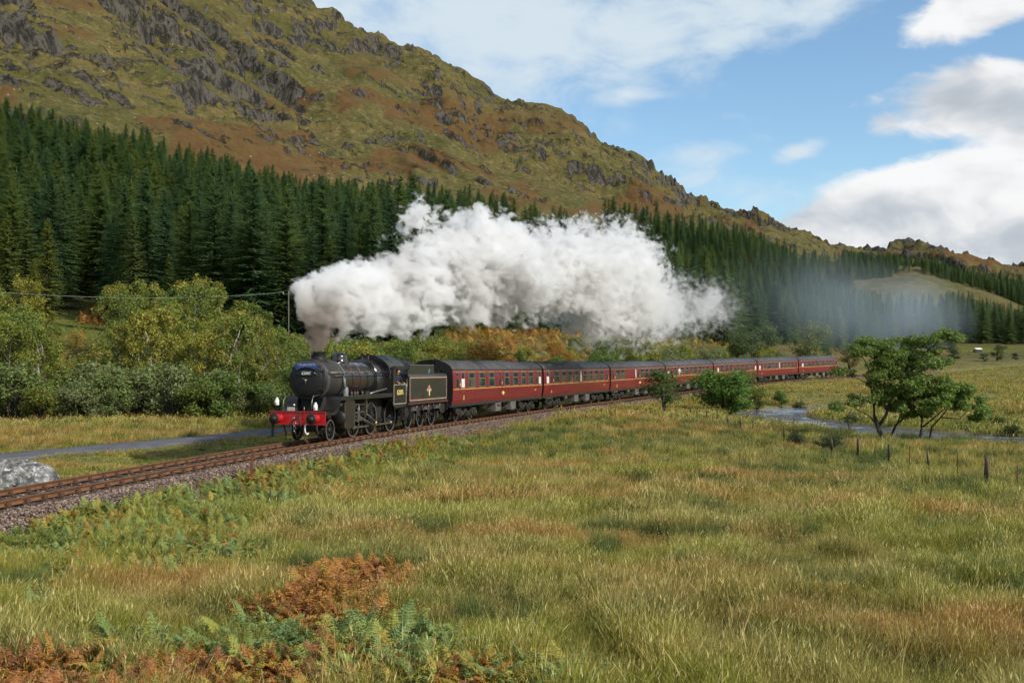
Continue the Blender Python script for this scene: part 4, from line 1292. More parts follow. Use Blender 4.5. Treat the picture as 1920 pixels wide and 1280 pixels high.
def bogie_bits():
    b = MB()
    for sgn in (1, -1):
        for x in (-1.295, 1.295):
            b.box((x, sgn * 1.10, .47), (.26, .16, .30), taper=.8)
            for dx in (-.36, .36): b.lathe([(.09, 0), (.11, .05), (.09, .10), (.11, .15), (.09, .20)], (x + dx, sgn * 1.10, .36), (0, 0, 1), 10)
        b.box((0, sgn * 1.14, .40), (1.0, .06, .06))
        for i in range(4): b.box((0, sgn * 1.12, .42 + .04 * i), (.9 - .16 * i, .09, .03))
    return b.mesh('axle_box_set', M['brown'])


bogie_me, bits_me = bogie_frame(), bogie_bits()
body_poly = [(y, z) for y, z in SIDEP] + [(-y, z) for y, z in reversed(SIDEP)]
body_me = MB().prism(body_poly, -L2, L2, smooth=False).mesh('body', M['maroon'])
roofpoly = ROOFP + [(-y, z) for y, z in reversed(ROOFP[:-1])]
roof_me = MB().prism(roofpoly, -L2 - .03, L2 + .03, smooth=True).mesh('roof', M['roof'])
ribs = MB()
for x in np.linspace(-L2 + .4, L2 - .4, 9):
    ribs.prism([(y * 1.004, z + .006) for y, z in ROOFP] + [(-y * 1.004, z + .006) for y, z in reversed(ROOFP[:-1])], x - .02, x + .02)
rib_me = ribs.mesh('roof_seam', M['roof'])
vent_me = MB().lathe([(.16, 0), (.15, .05), (.11, .10), (0, .13)], (0, 0, 0), (0, 0, 1), 12).mesh('roof_ventilator', M['soot'])
end_poly = [(y * 1.0 - .02, z) for y, z in SIDEP] + [(y - .02, z - .01) for y, z in ROOFP] + [(-(y - .02), z - .01) for y, z in reversed(ROOFP)] + [(-(y - .02), z) for y, z in reversed(SIDEP)]
end_me = MB().prism(end_poly, 0, .035).box((.16, 0, 2.15), (.32, 1.05, 2.0)).box((.06, .75, 2.4), (.06, .05, 1.6)).box((.06, -.75, 2.4), (.06, .05, 1.6)).mesh('coach_end', M['soot'])
gold_me = MB()
for z, t in ((2.0, .045), (3.06, .02)):
    gold_me.box((0, side_y(z) + .004, z), (2 * L2 - .05, .012, t))
gold_me = gold_me.mesh('gold_line', M['gold'])
sole_me = MB().box((0, 1.24, 1.03), (2 * L2, .08, .16)).box((0, -1.24, 1.03), (2 * L2, .08, .16)).mesh('sole_bar', M['underframe'])
cant_me = MB().tube([(-L2, 1.345, 3.17), (L2, 1.345, 3.17)], .022, 6).mesh('cant_rail', M['roof'])
step_me = MB().box((0, 1.30, .80), (.7, .18, .03)).box((-.28, 1.26, .9), (.03, .06, .22)).box((.28, 1.26, .9), (.03, .06, .22)).mesh('foot_step', M['underframe'])
bbox_me = MB().box((0, 1.0, .68), (1.25, .55, .58)).box((0, 1.285, .68), (1.1, .02, .46)).mesh('battery_box', simple_mat('grey_box', (.14, .125, .105), .7, col2=(.08, .07, .06), scale=2))
cyl_me = MB().tube([(-.45, .5, .72), (.45, .5, .72)], .27, 14).mesh('vacuum_cylinder', M['underframe'])
truss_me = MB()
for sgn in (1, -1):
    truss_me.tube([(-4.6, sgn * 1.0, .96), (-2.4, sgn * 1.0, .55), (2.4, sgn * 1.0, .55), (4.6, sgn * 1.0, .96)], .035, 6)
    for x in (-2.4, 2.4): truss_me.tube([(x, sgn * 1.0, .55), (x, sgn * 1.0, .98)], .03, 6)
truss_me = truss_me.mesh('truss_rod', M['underframe'])
buf_me = MB().lathe([(.12, 0), (.09, .25), (.05, .26), (.05, .36), (.22, .37), (.22, .39), (0, .40)], (0, 0, 1.06), (1, 0, 0), 14).mesh('buffer', M['soot'])
marks = MB()
for i in range(5): marks.box((.09 * i - .18, side_y(1.66) + .006, 1.66), (.055, .010, .12)); marks.box((.09 * i - .18 + .02, side_y(1.66) + .009, 1.69), (.02, .010, .05))
marks_me = marks.mesh('running_number', M['gold'])
crest_me = MB().lathe([(.17, 0), (.17, .010), (.13, .012), (0, .013)], (0, side_y(1.62) - .004, 1.62), (0, 1, 0), 16).box((0, side_y(1.62) + .002, 1.62), (.62, .010, .07)).mesh('coach_crest', M['yellow'])
cls_me = MB().box((0, side_y(1.5) + .003, 1.50), (.075, .012, .26)).box((.045, side_y(1.5) + .003, 1.58), (.06, .012, .05)).box((0, side_y(1.38) + .003, 1.38), (.2, .012, .05)).mesh('class_numeral', M['yellow'])
hand_me = MB().tube([(0, 1.40, 1.75), (0, 1.41, 2.5)], .016, 5).mesh('grab_rail', M['brass'])

# side layouts, metres from the leading end: w window, l opal lavatory window, d door, b blind-drawn narrow window, p plain panel
LAY = {
    'open': 'd.75 l1.75 w3.35 w5.35 w7.35 d9.05 w10.65 w12.65 w14.65 w16.55 d18.15 l19.0',
    'saloon': 'l.95 d1.95 w3.35 w5.15 w6.95 w8.75 b10.1 w11.45 w13.25 w15.05 w16.85 d18.7',
    'buffet': 'd.75 w2.2 w3.9 p6.3 b8.3 d9.2 w10.7 w12.4 w14.1 w15.8 w17.4 d18.9',
    'compo': 'l1.0 d2.1 w3.6 d5.0 w6.4 w8.2 w10.0 w11.8 w13.6 w15.4 w17.2 d18.7',
    'plain': 'd.75 l1.75 w3.2 w5.0 w6.8 w8.6 w10.4 w12.2 w14.0 w15.8 w17.5 d18.9',
}


def coach(layout, label):
    root = empty('railway_coach'); tag(root, label, 'coach', 'maroon coaches of the train')
    P = lambda nm, me, x=0.0, par=root, y=0, z=0, rz=0.0: link(nm, me, par, (x, y, z), rz)
    P('body', body_me); r = P('roof', roof_me); P('roof_seam', rib_me, par=r)
    for x in np.linspace(-8.4, 8.4, 8): P('roof_ventilator', vent_me, float(x), r, .30 * (1 if int(x * 10) % 2 else -1), 3.72)
    P('coach_end', end_me, L2); P('coach_end', end_me, -L2, rz=PI)
    P('gold_line', gold_me); P('sole_bar', sole_me); P('cant_rail', cant_me)
    for tok in LAY[layout].split():
        k, x = tok[0], L2 - float(tok[1:])
        if k == 'w':
            f = P('window', fm_win, x); P('pane', pm_win, par=f); P('ventilator', pm_vent, par=f); P('vent_bar', fb_, par=f)
            P('ventilator_glass', pm_ventside, -.42, f); P('ventilator_glass', pm_ventside, .42, f)
        elif k == 'l':
            f = P('lavatory_window', fm_lav, x); P('pane', pm_lav, par=f); P('ventilator', pm_lavv, par=f)
        elif k == 'd':
            f = P('door', pm_door, x); P('door_window', pm_dwin, par=f); P('door_window_frame', fm_dwin, par=f); P('grab_rail', hand_me, -.42, f); P('foot_step', step_me, par=f)
        elif k == 'b':
            f = P('narrow_window', fm_dwin, x); P('blind', pm_blind, par=f)
        elif k == 'p':
            P('side_panel', pm_panel, x)
    P('class_numeral', cls_me, L2 - 1.95); P('running_number', marks_me, -L2 + 1.9)
    if layout in ('open', 'buffet'): P('coach_crest', crest_me, .0)
    for xb in (6.6, -6.6):
        b = P('bogie', bogie_me, xb); P('axle_box_set', bits_me, par=b)
        for dx in (-1.295, 1.295):
            for sgn in (1, -1):
                P('wheel', wheel_me, dx, b, sgn * .76, .457, 0 if sgn > 0 else PI); P('tyre', tyre_me, dx, b, sgn * .76, .457, 0 if sgn > 0 else PI)
    P('battery_box', bbox_me, .8); P('battery_box', bbox_me, -2.6); P('vacuum_cylinder', cyl_me, 2.9); P('truss_rod', truss_me)
    for sgn in (1, -1):
        P('buffer', buf_me, L2, y=sgn * .865); P('buffer', buf_me, -L2, y=sgn * .865, rz=PI)
    return root


CO = [('open', 'maroon coach coupled directly behind the black tender'),
      ('saloon', 'second maroon coach from the engine, with one narrow white-blinded window midway'),
      ('buffet', 'third maroon coach from the engine, with a blank windowless stretch of side'),
      ('compo', 'maroon coach with a person in white leaning out, behind the small thin tree'),
      ('open', 'maroon coach whose lower side is hidden behind the dense green riverside bush'),
      ('saloon', 'last but one maroon coach of the train'),
      ('plain', 'last maroon coach at the tail end of the train')]
coaches = []
for i, (lay, lab) in enumerate(CO):
    c = coach(lay, lab)
    on_track(c, 18.35 + 20.2 * i + 10.05, 0, 6.6)
    coaches.append(c)


# ------------------------------------------------------------------ people leaning out
def person(label, mat_body, parent_obj, local, yaw, hair=True, arm_out=True):
    """upper body at a window: one continuous skinned body, hair as a part. local: seat of the pelvis in the vehicle's frame"""
    J = [((0, 0, 0), .155), ((0, .02, .22), .145), ((0, .06, .42), .165), ((0, .10, .52), .07), ((0, .13, .60), .062), ((0, .16, .70), .098), ((0, .165, .79), .088),
         ((.17, .07, .46), .062), ((.26, .16, .25), .048), ((.24, .40, .16), .038), ((.23, .48, .15), .034),
         ((-.17, .07, .46), .062), ((-.24, .14, .24), .048), ((-.16, .34, .14), .038), ((-.14, .42, .13), .034), ((0, -.02, -.30), .15)]
    Eg = [(0, 1), (1, 2), (2, 3), (3, 4), (4, 5), (5, 6), (2, 7), (7, 8), (8, 9), (9, 10), (2, 11), (11, 12), (12, 13), (13, 14), (0, 15)]
    nb = len(J)
    for (wr, sx) in ((10, 1), (14, -1)):
        w = Vector(J[wr][0])
        for q, (dx, ln) in enumerate(((-.028, .055), (-.010, .065), (.010, .062), (.027, .05), (.045 * sx, .03))):
            a = len(J); J.append((tuple(w + Vector((dx, .035, -.004))), .011)); J.append((tuple(w + Vector((dx * 1.15, .035 + ln * .6, -.018))), .010)); J.append((tuple(w + Vector((dx * 1.15, .035 + ln * .8, -.05))), .009))
            Eg += [(wr, a), (a, a + 1), (a + 1, a + 2)]
    # nose and ears grow out of the head
    hd = Vector(J[5][0])
    for off, r_ in (((0, .115, -.005), .017), ((.098, 0, 0), .018), ((-.098, 0, 0), .018)):
        a = len(J); J.append((tuple(hd + Vector(off)), r_)); Eg.append((5, a))
    me = bpy.data.meshes.new('person'); me.from_pydata([j[0] for j in J], Eg, [])
    o = link('person', me)
    o.modifiers.new('skin', 'SKIN'); sv_ = me.skin_vertices[0].data
    for i, j in enumerate(J): sv_[i].radius = (j[1], j[1]); sv_[i].use_root = (i == 0)
    sub = o.modifiers.new('sub', 'SUBSURF'); sub.levels = 2; sub.render_levels = 2
    bpy.context.view_layer.update()
    m2 = bpy.data.meshes.new_from_object(o.evaluated_get(bpy.context.evaluated_depsgraph_get()))
    o.modifiers.clear(); o.data = m2
    m2.materials.clear(); m2.materials.append(mat_body); m2.materials.append(M['skin'])
    for p in m2.polygons:
        c = p.center; p.use_smooth = True
        p.material_index = 1 if (c.z > .545 or (c.y > .36 and c.z < .3)) else 0
    h = MB().lathe([(.0, .118), (.05, .11), (.085, .075), (.103, .02), (.104, -.03), (.10, -.05)], hd + Vector((0, -.018, .03)), Vector((0, -.25, 1)), 16).build('hair', M['hair'], o)
    e = MB()
    for sx in (-1, 1): e.lathe([(.013, 0), (.009, .008), (0, .011)], hd + Vector((sx * .036, .088, .012)), (0, 1, 0), 8)
    e.build('eyes', M['soot'], o)
    MB().box(hd + Vector((0, .092, -.045)), (.05, .012, .012)).build('mouth', M['lining_red'], o)
    tag(o, label, 'person')
    bpy.context.view_layer.update()
    Mw = parent_obj.matrix_world.copy()
    o.matrix_world = Mw @ Matrix.Translation(local) @ Matrix.Rotation(yaw, 4, 'Z')
    return o


person('driver in navy overalls leaning from the engine cab opening', M['cloth_navy'], loco, Vector((-9.75, 1.10, 2.36)), -.5)
person('passenger in a white shirt leaning out of a coach window', M['cloth_white'], coaches[3], Vector((L2 - 5.0, 1.27, 2.27)), -.5)
# ------------------------------------------------------------------ vegetation: materials
def leaf_mat(name, use_obj=True, ramp=None, trans=.28, rough=.55, spec=.35, tint_attr=None, hue=.35, akind='INSTANCER'):
    """leaves: colour of the plant (object colour or ramp), each leaf a little different, some light passing through"""
    m, g, out = new_mat(name)
    oi = g.n('ShaderNodeObjectInfo')
    v = g.attr('v')
    if ramp:
        src = g.attr(tint_attr, akind) if tint_attr else oi.outputs['Random']
        src = g.m('ADD', src, g.m('MULTIPLY', g.m('SUBTRACT', v, .5), hue), clamp=True)
        c = g.ramp(src, ramp)
    else:
        c = oi.outputs['Color']
        hsv = g.n('ShaderNodeHueSaturation'); g.put(hsv.inputs['Hue'], g.m('ADD', .5, g.m('MULTIPLY', g.m('SUBTRACT', v, .5), .055)))
        hsv.inputs['Saturation'].default_value = 1.0
        g.put(hsv.inputs['Value'], g.m('ADD', .55, g.m('MULTIPLY', v, .9))); g.put(hsv.inputs['Color'], c)
        c = hsv.outputs[0]
    b = g.n('ShaderNodeBsdfPrincipled'); g.put(b.inputs['Base Color'], c); b.inputs['Roughness'].default_value = rough; b.inputs['Specular IOR Level'].default_value = spec
    t = g.n('ShaderNodeBsdfTranslucent'); g.put(t.inputs['Color'], c)
    mx = g.n('ShaderNodeMixShader'); mx.inputs[0].default_value = trans
    g.nt.links.new(b.outputs[0], mx.inputs[1]); g.nt.links.new(t.outputs[0], mx.inputs[2]); g.nt.links.new(mx.outputs[0], out.inputs['Surface'])
    return m


M['leaf'] = leaf_mat('leaf', trans=.42)
M['needles'] = leaf_mat('spruce_needles', ramp=[(0, (.070, .135, .060)), (.35, (.100, .180, .068)), (.7, (.145, .215, .060)), (1, (.21, .25, .055))], trans=.42, hue=.42, rough=.6)
FRC = [(0, (.22, .31, .12)), (.22, (.25, .31, .065)), (.42, (.40, .36, .07)), (.60, (.48, .255, .050)), (.8, (.40, .16, .04)), (1, (.30, .14, .06))]
M['frond'] = leaf_mat('bracken_frond', ramp=FRC, tint_attr='tint', trans=.3, hue=.30)
M['frond_mass'] = leaf_mat('bracken_frond_rust', ramp=FRC, tint_attr='tone', trans=.3, hue=.30, akind='GEOMETRY')
M['bark'] = simple_mat('bark_dark', (.060, .050, .042), .9, 0, .2, scale=5, col2=(.028, .024, .020), bmp=.5)
M['birch_bark'] = simple_mat('birch_bark', (.42, .39, .35), .8, 0, .2, scale=5, col2=(.10, .085, .07), bmp=.2)


def grass_mat():
    m, g, out = new_mat('grass_blade')
    pos = g.n('ShaderNodeNewGeometry').outputs['Position']
    oi = g.n('ShaderNodeObjectInfo').outputs['Random']
    h = g.attr('h'); v = g.attr('v')
    p2 = g.vm('MULTIPLY', pos, (1, 1, 0))
    n1 = g.noise(p2, .13, 4, .6); n2 = g.noise(g.vm('ADD', p2, (31, 7, 0)), .28, 5, .68); n3 = g.noise(g.vm('ADD', p2, (5, 71, 0)), .9, 3, .6); n4 = g.noise(g.vm('MULTIPLY', p2, (.35, 1.4, 0)), .14, 4, .6)
    c = g.mix(g.ss(n2, .42, .56), (.165, .195, .022), (.285, .25, .038))              # green to yellow green
    c = g.mix(g.m('MULTIPLY', g.ss(n3, .47, .60), .85), c, (.070, .110, .022))              # dark rushes
    tip = g.mix(g.ss(n1, .42, .56), (.40, .335, .100), (.30, .31, .042))                    # straw heads
    tip = g.mix(g.m('MULTIPLY', g.ss(n4, .48, .60), .9), tip, (.50, .27, .080))            # russet moor grass
    c = g.mix(g.m('MULTIPLY', g.ss(n4, .50, .62), .7), c, (.34, .19, .045))
    f = g.ss(g.m('ADD', g.m('ADD', h, g.m('MULTIPLY', g.m('SUBTRACT', oi, .5), .55)), g.m('MULTIPLY', g.m('SUBTRACT', n1, .5), 1.4)), .34, .92)
    c = g.mix(f, c, tip)
    c = g.mix(g.m('MULTIPLY', g.ss(v, .86, .96), .7), c, (.48, .40, .18))
    tn = g.attr('tint', 'INSTANCER')
    c = g.mix(g.ss(tn, 1.4, 1.6), c, g.mix(h, (.045, .085, .020), (.14, .17, .045)))
    c = g.mix(g.m('MULTIPLY', g.m('MULTIPLY', g.ss(tn, .5, 1.0), g.ss(tn, 1.5, 1.2)), .8), c, g.mix(g.ss(n3, .42, .58), (.18, .23, .028), (.30, .29, .045)))
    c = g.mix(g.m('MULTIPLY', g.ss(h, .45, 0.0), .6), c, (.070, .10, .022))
    c = g.vm('SCALE', c, scale=g.m('ADD', .62, g.m('MULTIPLY', v, .75)))
    b = g.n('ShaderNodeBsdfPrincipled'); g.put(b.inputs['Base Color'], c); b.inputs['Roughness'].default_value = .6; b.inputs['Specular IOR Level'].default_value = .25
    t = g.n('ShaderNodeBsdfTranslucent'); g.put(t.inputs['Color'], c)
    mx = g.n('ShaderNodeMixShader'); mx.inputs[0].default_value = .3
    g.nt.links.new(b.outputs[0], mx.inputs[1]); g.nt.links.new(t.outputs[0], mx.inputs[2]); g.nt.links.new(mx.outputs[0], out.inputs['Surface'])
    return m


M['grass'] = grass_mat()


# ---- shapes
def quads_mesh(name, Q, mats, v, h=None, smooth=False):
    """Q: (n,4,3) corners"""
    n = len(Q)
    at = dict(v=np.repeat(v, 4))
    if h is not None: at['h'] = h.ravel()
    return np_mesh(name, Q.reshape(-1, 3), np.arange(4 * n).reshape(n, 4), mats, smooth, at)


def spruce_parts(seed, Ht=20.0, R=3.3, bare=.05):
    r = np.random.default_rng(seed)
    Q = []
    z = Ht * bare
    while z < Ht * .985:
        f = z / Ht
        nb = int(7 + 3 * (1 - f)) if f < .93 else 5
        for k in range(nb):
            L = (R * (1 - f) ** .66 * r.uniform(.70, 1.12) + .12) * (.75 + .25 * min(1, f / .12))
            a = r.uniform(0, 2 * PI)
            dx, dy = math.cos(a), math.sin(a)
            up = -.22 + .75 * f + r.uniform(-.10, .10)
            zz = z + r.uniform(-.22, .22)
            nseg = max(2, min(6, int(L / .42)))
            tt = np.linspace(0.05, 1, nseg + 1)
            px = dx * L * tt; py = dy * L * tt; pz = zz + L * (up * tt - .30 * tt ** 2 + .16 * tt ** 3)
            sx, sy = -dy, dx
            for i in range(nseg):
                w0 = .13 * (1.15 - tt[i]); w1 = .13 * (1.15 - tt[i + 1])
                Q.append([(px[i] - sx * w0, py[i] - sy * w0, pz[i]), (px[i] + sx * w0, py[i] + sy * w0, pz[i]), (px[i + 1] + sx * w1, py[i + 1] + sy * w1, pz[i + 1]), (px[i + 1] - sx * w1, py[i + 1] - sy * w1, pz[i + 1])])
                for sg in (-1, 1):
                    l = (.34 * L * (1.08 - tt[i]) + .16) * r.uniform(.7, 1.2)
                    ux, uy = dx * .75 + sg * sx * .66, dy * .75 + sg * sy * .66
                    hz = -.20 * l * r.uniform(.2, 1.5)
                    w = .085 + .05 * l
                    m_ = .5
                    Q.append([(px[i], py[i], pz[i]), (px[i] + ux * l * m_ - uy * w, py[i] + uy * l * m_ + ux * w, pz[i] + hz * .4), (px[i] + ux * l, py[i] + uy * l, pz[i] + hz), (px[i] + ux * l * m_ + uy * w, py[i] + uy * l * m_ - ux * w, pz[i] + hz * .4 - .03)])
        z += .30 + .24 * (1 - f)
    Q.append([(-.07, 0, Ht - .6), (.07, 0, Ht - .6), (.012, 0, Ht + .25), (-.012, 0, Ht + .25)]); Q.append([(0, -.07, Ht - .6), (0, .07, Ht - .6), (0, .012, Ht + .25), (0, -.012, Ht + .25)])
    Q = np.array(Q)
    crown = quads_mesh('crown', Q, [M['needles']], r.random(len(Q)))
    tm = MB().tube([(0, 0, -.6), (0, 0, Ht * .3), (0, 0, Ht * .98)], [.24, .17, .02], 7).mesh('trunk', M['bark'])
    return crown, tm, Q


def leaves(cent, rad, n, size, r, flat=.8, out=.45):
    """n leaf quads in the outer part of each ellipsoid (cent (k,3), rad (k,3))"""
    cent = np.asarray(cent, float); rad = np.asarray(rad, float)
    wgt = rad.prod(1) ** (2 / 3); cnt = np.maximum(3, (n * wgt / wgt.sum())).astype(int)
    C = np.repeat(cent, cnt, 0); Rr = np.repeat(rad, cnt, 0); k = len(C)
    d = r.normal(size=(k, 3)); d /= np.linalg.norm(d, axis=1)[:, None]
    rho = r.random(k) ** .42
    P = C + d * Rr * rho[:, None]
    nrm = d * out + r.normal(size=(k, 3)) * .5 + np.array([0, 0, flat * .5]); nrm /= np.linalg.norm(nrm, axis=1)[:, None]
    t = np.cross(nrm, r.normal(size=(k, 3))); t /= np.linalg.norm(t, axis=1)[:, None]
    b = np.cross(nrm, t)
    s = size * r.uniform(.6, 1.25, k)[:, None]
    Q = np.stack([P - t * s * .6, P + b * s * .34 + nrm * s * .08, P + t * s * .6, P - b * s * .34 + nrm * s * .08], 1)
    return Q, r.random(k)


def tree_parts(seed, Ht, spread, nstem=1, lean=.0, leaf=.15, nleaf=4200, bark='bark', trunk_r=.12, low=.25, oval=1.0, cl=.62):
    """broad-leaved tree or bush: stems, limbs, twigs and leaf clumps carried on them"""
    r = np.random.default_rng(seed)
    wood = MB(); C = []; Rd = []
    for sidx in range(nstem):
        a0 = r.uniform(0, 2 * PI); ln = (r.uniform(.12, .42) if nstem > 1 else r.uniform(0, .08))
        pts = []; n = 6
        for i in range(n):
            f = i / (n - 1)
            pts.append(Vector((math.cos(a0) * ln * Ht * f + r.normal() * .03 * Ht * f + lean * Ht * f * f, math.sin(a0) * ln * Ht * f + r.normal() * .03 * Ht * f, -.25 + (Ht * (.86 if nstem == 1 else r.uniform(.66, .9)) + .25) * f)))
        wood.tube(pts, [trunk_r * (1 - .86 * i / (n - 1)) + .008 for i in range(n)], 6)
        nl = int((11 if nstem == 1 else 6) * (1 if Ht > 3 else .7))
        for k in range(nl):
            f = low + (1 - low) * (k + r.random()) / nl
            j = min(int(f * (n - 1)), n - 2); p = pts[j].lerp(pts[j + 1], f * (n - 1) - j)
            a = k * 2.4 + r.uniform(-.5, .5)
            L = spread * (math.sin(PI * min(1, (f - low) / (1 - low) * .82 + .16)) ** .8) * r.uniform(.65, 1.1) / (1.6 if nstem > 1 else 1)
            q1 = p + Vector((math.cos(a) * L * .5, math.sin(a) * L * .5, L * .38 * oval)); q2 = p + Vector((math.cos(a) * L, math.sin(a) * L, L * .52 * oval))
            wood.tube([p, q1, q2], [trunk_r * .42 * (1.1 - f), trunk_r * .26 * (1.1 - f) + .006, .006], 4, cap=False)
            for (c, w) in ((q1, .85), (q2, 1.0), (q1.lerp(q2, .5) + Vector((r.normal() * .2, r.normal() * .2, .15)) * L, .8)):
                w = w * r.uniform(.65, 1.25) * cl
                C.append(c); Rd.append((w * spread * .52, w * spread * .52, w * spread * .40 * oval))
        C.append(pts[-1]); Rd.append((spread * .30 * cl * 1.4, spread * .30 * cl * 1.4, spread * .45 * cl * 1.3 * oval))
    Q, v = leaves(np.array([tuple(c) for c in C]), np.array(Rd), nleaf, leaf, r)
    Q[:, :, 2] = np.maximum(Q[:, :, 2], .02)
    return quads_mesh('crown', Q, [M['leaf']], v), wood.mesh('trunk', M[bark])


def plant(name, parts, loc, rz, sc, color, label, cat, group=None):
    e = empty(name, loc, rz); e.scale = (sc, sc, sc) if not isinstance(sc, tuple) else sc
    c = link('crown', parts[0], e); c.color = (*color, 1)
    link('trunk', parts[1], e)
    tag(e, label, cat, group)
    return e


# ------------------------------------------------------------------ spruce plantation
def where_left(x): return 'at the left end of the belt' if x < 60 else 'by the bright clearing' if x < 230 else 'in the thick middle of the belt' if x < 380 else 'in the part of the belt nearest the engine'
def tone(c): return 'rusty orange' if c[0] > 1.4 * c[1] else 'golden yellow' if c[0] > c[1] * 1.08 else 'yellow green' if c[0] > .95 * c[1] else 'grey green' if c[2] > .055 else 'dull green'
def birch_label(x, c): return f'{tone(c)} birch with pale thin trunk {where_left(x)}'
def willow_label(x, h): return f"{'tall' if h > 3.8 else 'low' if h < 2.9 else 'middling'} willow bush at the road verge {where_left(x)}"
def bush_label(x, c):
    k = 'above the engine and tender' if x < 850 else 'above the first coach' if x < 1020 else 'above the second coach' if x < 1146 else 'above the third coach' if x < 1250 else 'above the fourth coach or beyond'
    return f'{tone(c)} rounded bush on the slope {k}'
def spruce_label(x, h): return f"{'tall' if h > 17.5 else 'short' if h < 14.5 else 'middling'} dark green spruce in the plantation, {'left of the clearing' if x < 130 else 'just above the clearing' if x < 260 else 'above the birches' if x < 560 else 'behind the steam' if x < 1250 else 'behind the last coaches' if x < 1660 else 'in the stand at the far field edge'}"




SPR = [spruce_parts(100 + i, 20.0, R_) for i, R_ in enumerate((4.6, 5.2, 5.8, 4.9, 6.0, 5.3))]


def spots_in(n, xr, dr, ok, spacing, seed, keep=None):
    r = np.random.default_rng(seed); cell = {}
    t = (r.uniform(*xr, n)); d = np.sqrt(r.uniform(dr[0] ** 2, dr[1] ** 2, n))
    X = (t - 960) / FPX * d
    m = ok(t, d); t, d, X = t[m], d[m], X[m]
    out = []
    for x, y in zip(X, d):
        i, j = int(x // spacing), int(y // spacing)
        if any((x - a) ** 2 + (y - b) ** 2 < spacing ** 2 for di in (-1, 0, 1) for dj in (-1, 0, 1) for (a, b) in cell.get((i + di, j + dj), ())): continue
        cell.setdefault((i, j), []).append((x, y)); out.append((x, y))
    return np.array(out)


def ok_main(t, d):
    lo = lerp_px(t, LO) + 10 * (fbm(t / 37., d * 0 + 3, 2, 5) - .5); hi = lerp_px(t, HI) + 46 * (fbm(t / 45., d * 0 + 9, 3, 6) - .5)
    return (d > lo) & (d < hi) & (t < 1665)


sp = [(p, 20.0) for p in spots_in(60000, (-260, 1665), (145, 300), ok_main, 4.7, 1)]
sp += [(p, 19.0) for p in spots_in(60000, (-200, 1665), (300, 830), ok_main, 5.4, 2)]
sp += [(p, 22.0) for p in spots_in(9000, (1776, 2120), (452, 560), lambda t, d: d > 0, 6.0, 3)]
sp += [(p, 17.0) for p in spots_in(9000, (1545, 1790), (425, 590), lambda t, d: d > 0, 6.0, 4)]
FARP = [(1588, 494, 530), (1640, 500, 535), (1700, 504, 512), (1757, 512, 522), (1850, 527, 548), (1925, 538, 578), (2100, 540, 590)]


def ok_far(t, d): return (t > 1580)


sp += [(p, 15.5) for p in spots_in(50000, (1580, 2120), (800, 1400), ok_far, 6.0, 5)]
XY = np.array([p for p, _ in sp]); HT = np.array([h for _, h in sp])
ZZ = H(XY[:, 0], XY[:, 1])
r_ = np.random.default_rng(12)
HT = HT * (0.60 + .52 * r_.random(len(HT)) ** .8) * (0.86 + .3 * fbm(XY[:, 0] / 30, XY[:, 1] / 30, 2, 8))
hx, hy = to_px(XY[:, 0], XY[:, 1], ZZ)
HT *= np.where(hx < 1600, 1 - .30 * sstep(280, 460, XY[:, 1]) * (XY[:, 1] < 520), 1)
tx_, ty_ = to_px(XY[:, 0], XY[:, 1], ZZ + HT)
keep = np.ones(len(HT), bool)
mid = (XY[:, 1] > 424) & (XY[:, 1] < 592) & (hx > 1540) & (hx < 1775)
HT = np.where(mid, np.minimum(HT, (hy - np.interp(hx, [1540, 1600, 1650, 1710, 1775], [512, 535, 545, 545, 548]) - 10 * r_.random(len(HT))) * XY[:, 1] / FPX), HT)
rt = (XY[:, 1] > 440) & (XY[:, 1] < 592) & (hx >= 1775)
HT = np.where(rt, np.minimum(HT, (hy - np.interp(hx, [1775, 1800, 1840, 1870, 1920, 2100], [546, 540, 552, 560, 566, 575]) - 16 * r_.random(len(HT))) * XY[:, 1] / FPX), HT)
keep &= HT > 7
far = XY[:, 1] > 795
fx_m = far & (hx > 1580)
keep &= ~(fx_m & ((hy < np.interp(hx, [p[0] for p in FARP], [p[1] for p in FARP]) + 10 * (fbm(hx / 20, hy / 9, 2, 3) - .5)) | (hy > np.interp(hx, [p[0] for p in FARP], [p[2] for p in FARP]))))
keep &= ~((hx > 1545) & (hx < 1610) & (ty_ < 462))
keep &= (tx_ > -170) & (tx_ < 2060)
tx_, ty_ = to_px(XY[:, 0], XY[:, 1], ZZ + HT)
XY, ZZ, HT, tx_, ty_ = XY[keep], ZZ[keep], HT[keep], tx_[keep], ty_[keep]
pk = r_.integers(0, 6, len(HT)); rz_ = r_.uniform(0, 6.28, len(HT))
size_px = HT / XY[:, 1]
inv = (tx_ > -25) & (tx_ < 1945) & ~((ty_ > 470) & (tx_ > 640) & (tx_ < 1180))
order = np.argsort(-np.where(inv, size_px, 0))
single = np.zeros(len(HT), bool); single[order[:285]] = True
for i in np.where(single)[0]:
    e = empty('spruce_tree', (XY[i, 0], XY[i, 1], ZZ[i]), rz_[i]); s = HT[i] / 20; e.scale = (s * r_.uniform(.9, 1.15), s * r_.uniform(.9, 1.15), s)
    link('crown', SPR[pk[i]][0], e); link('trunk', SPR[pk[i]][1], e)
    tag(e, spruce_label(tx_[i], HT[i]), 'tree', 'spruces of the hillside plantation')
srcs = []
for c, t, Q in SPR:
    srcs.append(source('spruce', quads_mesh('spruce', Q, [M['needles']], np.random.default_rng(3).random(len(Q)))))
m_ = ~single
sc = np.column_stack([HT[m_] / 20 * 1.05, HT[m_] / 20 * 1.05, HT[m_] / 20])
geo_scatter('spruce_forest', srcs, np.column_stack([XY[m_], ZZ[m_]]), pk[m_], np.column_stack([np.zeros(m_.sum()), np.zeros(m_.sum()), rz_[m_]]), sc)
print('spruces', len(HT))

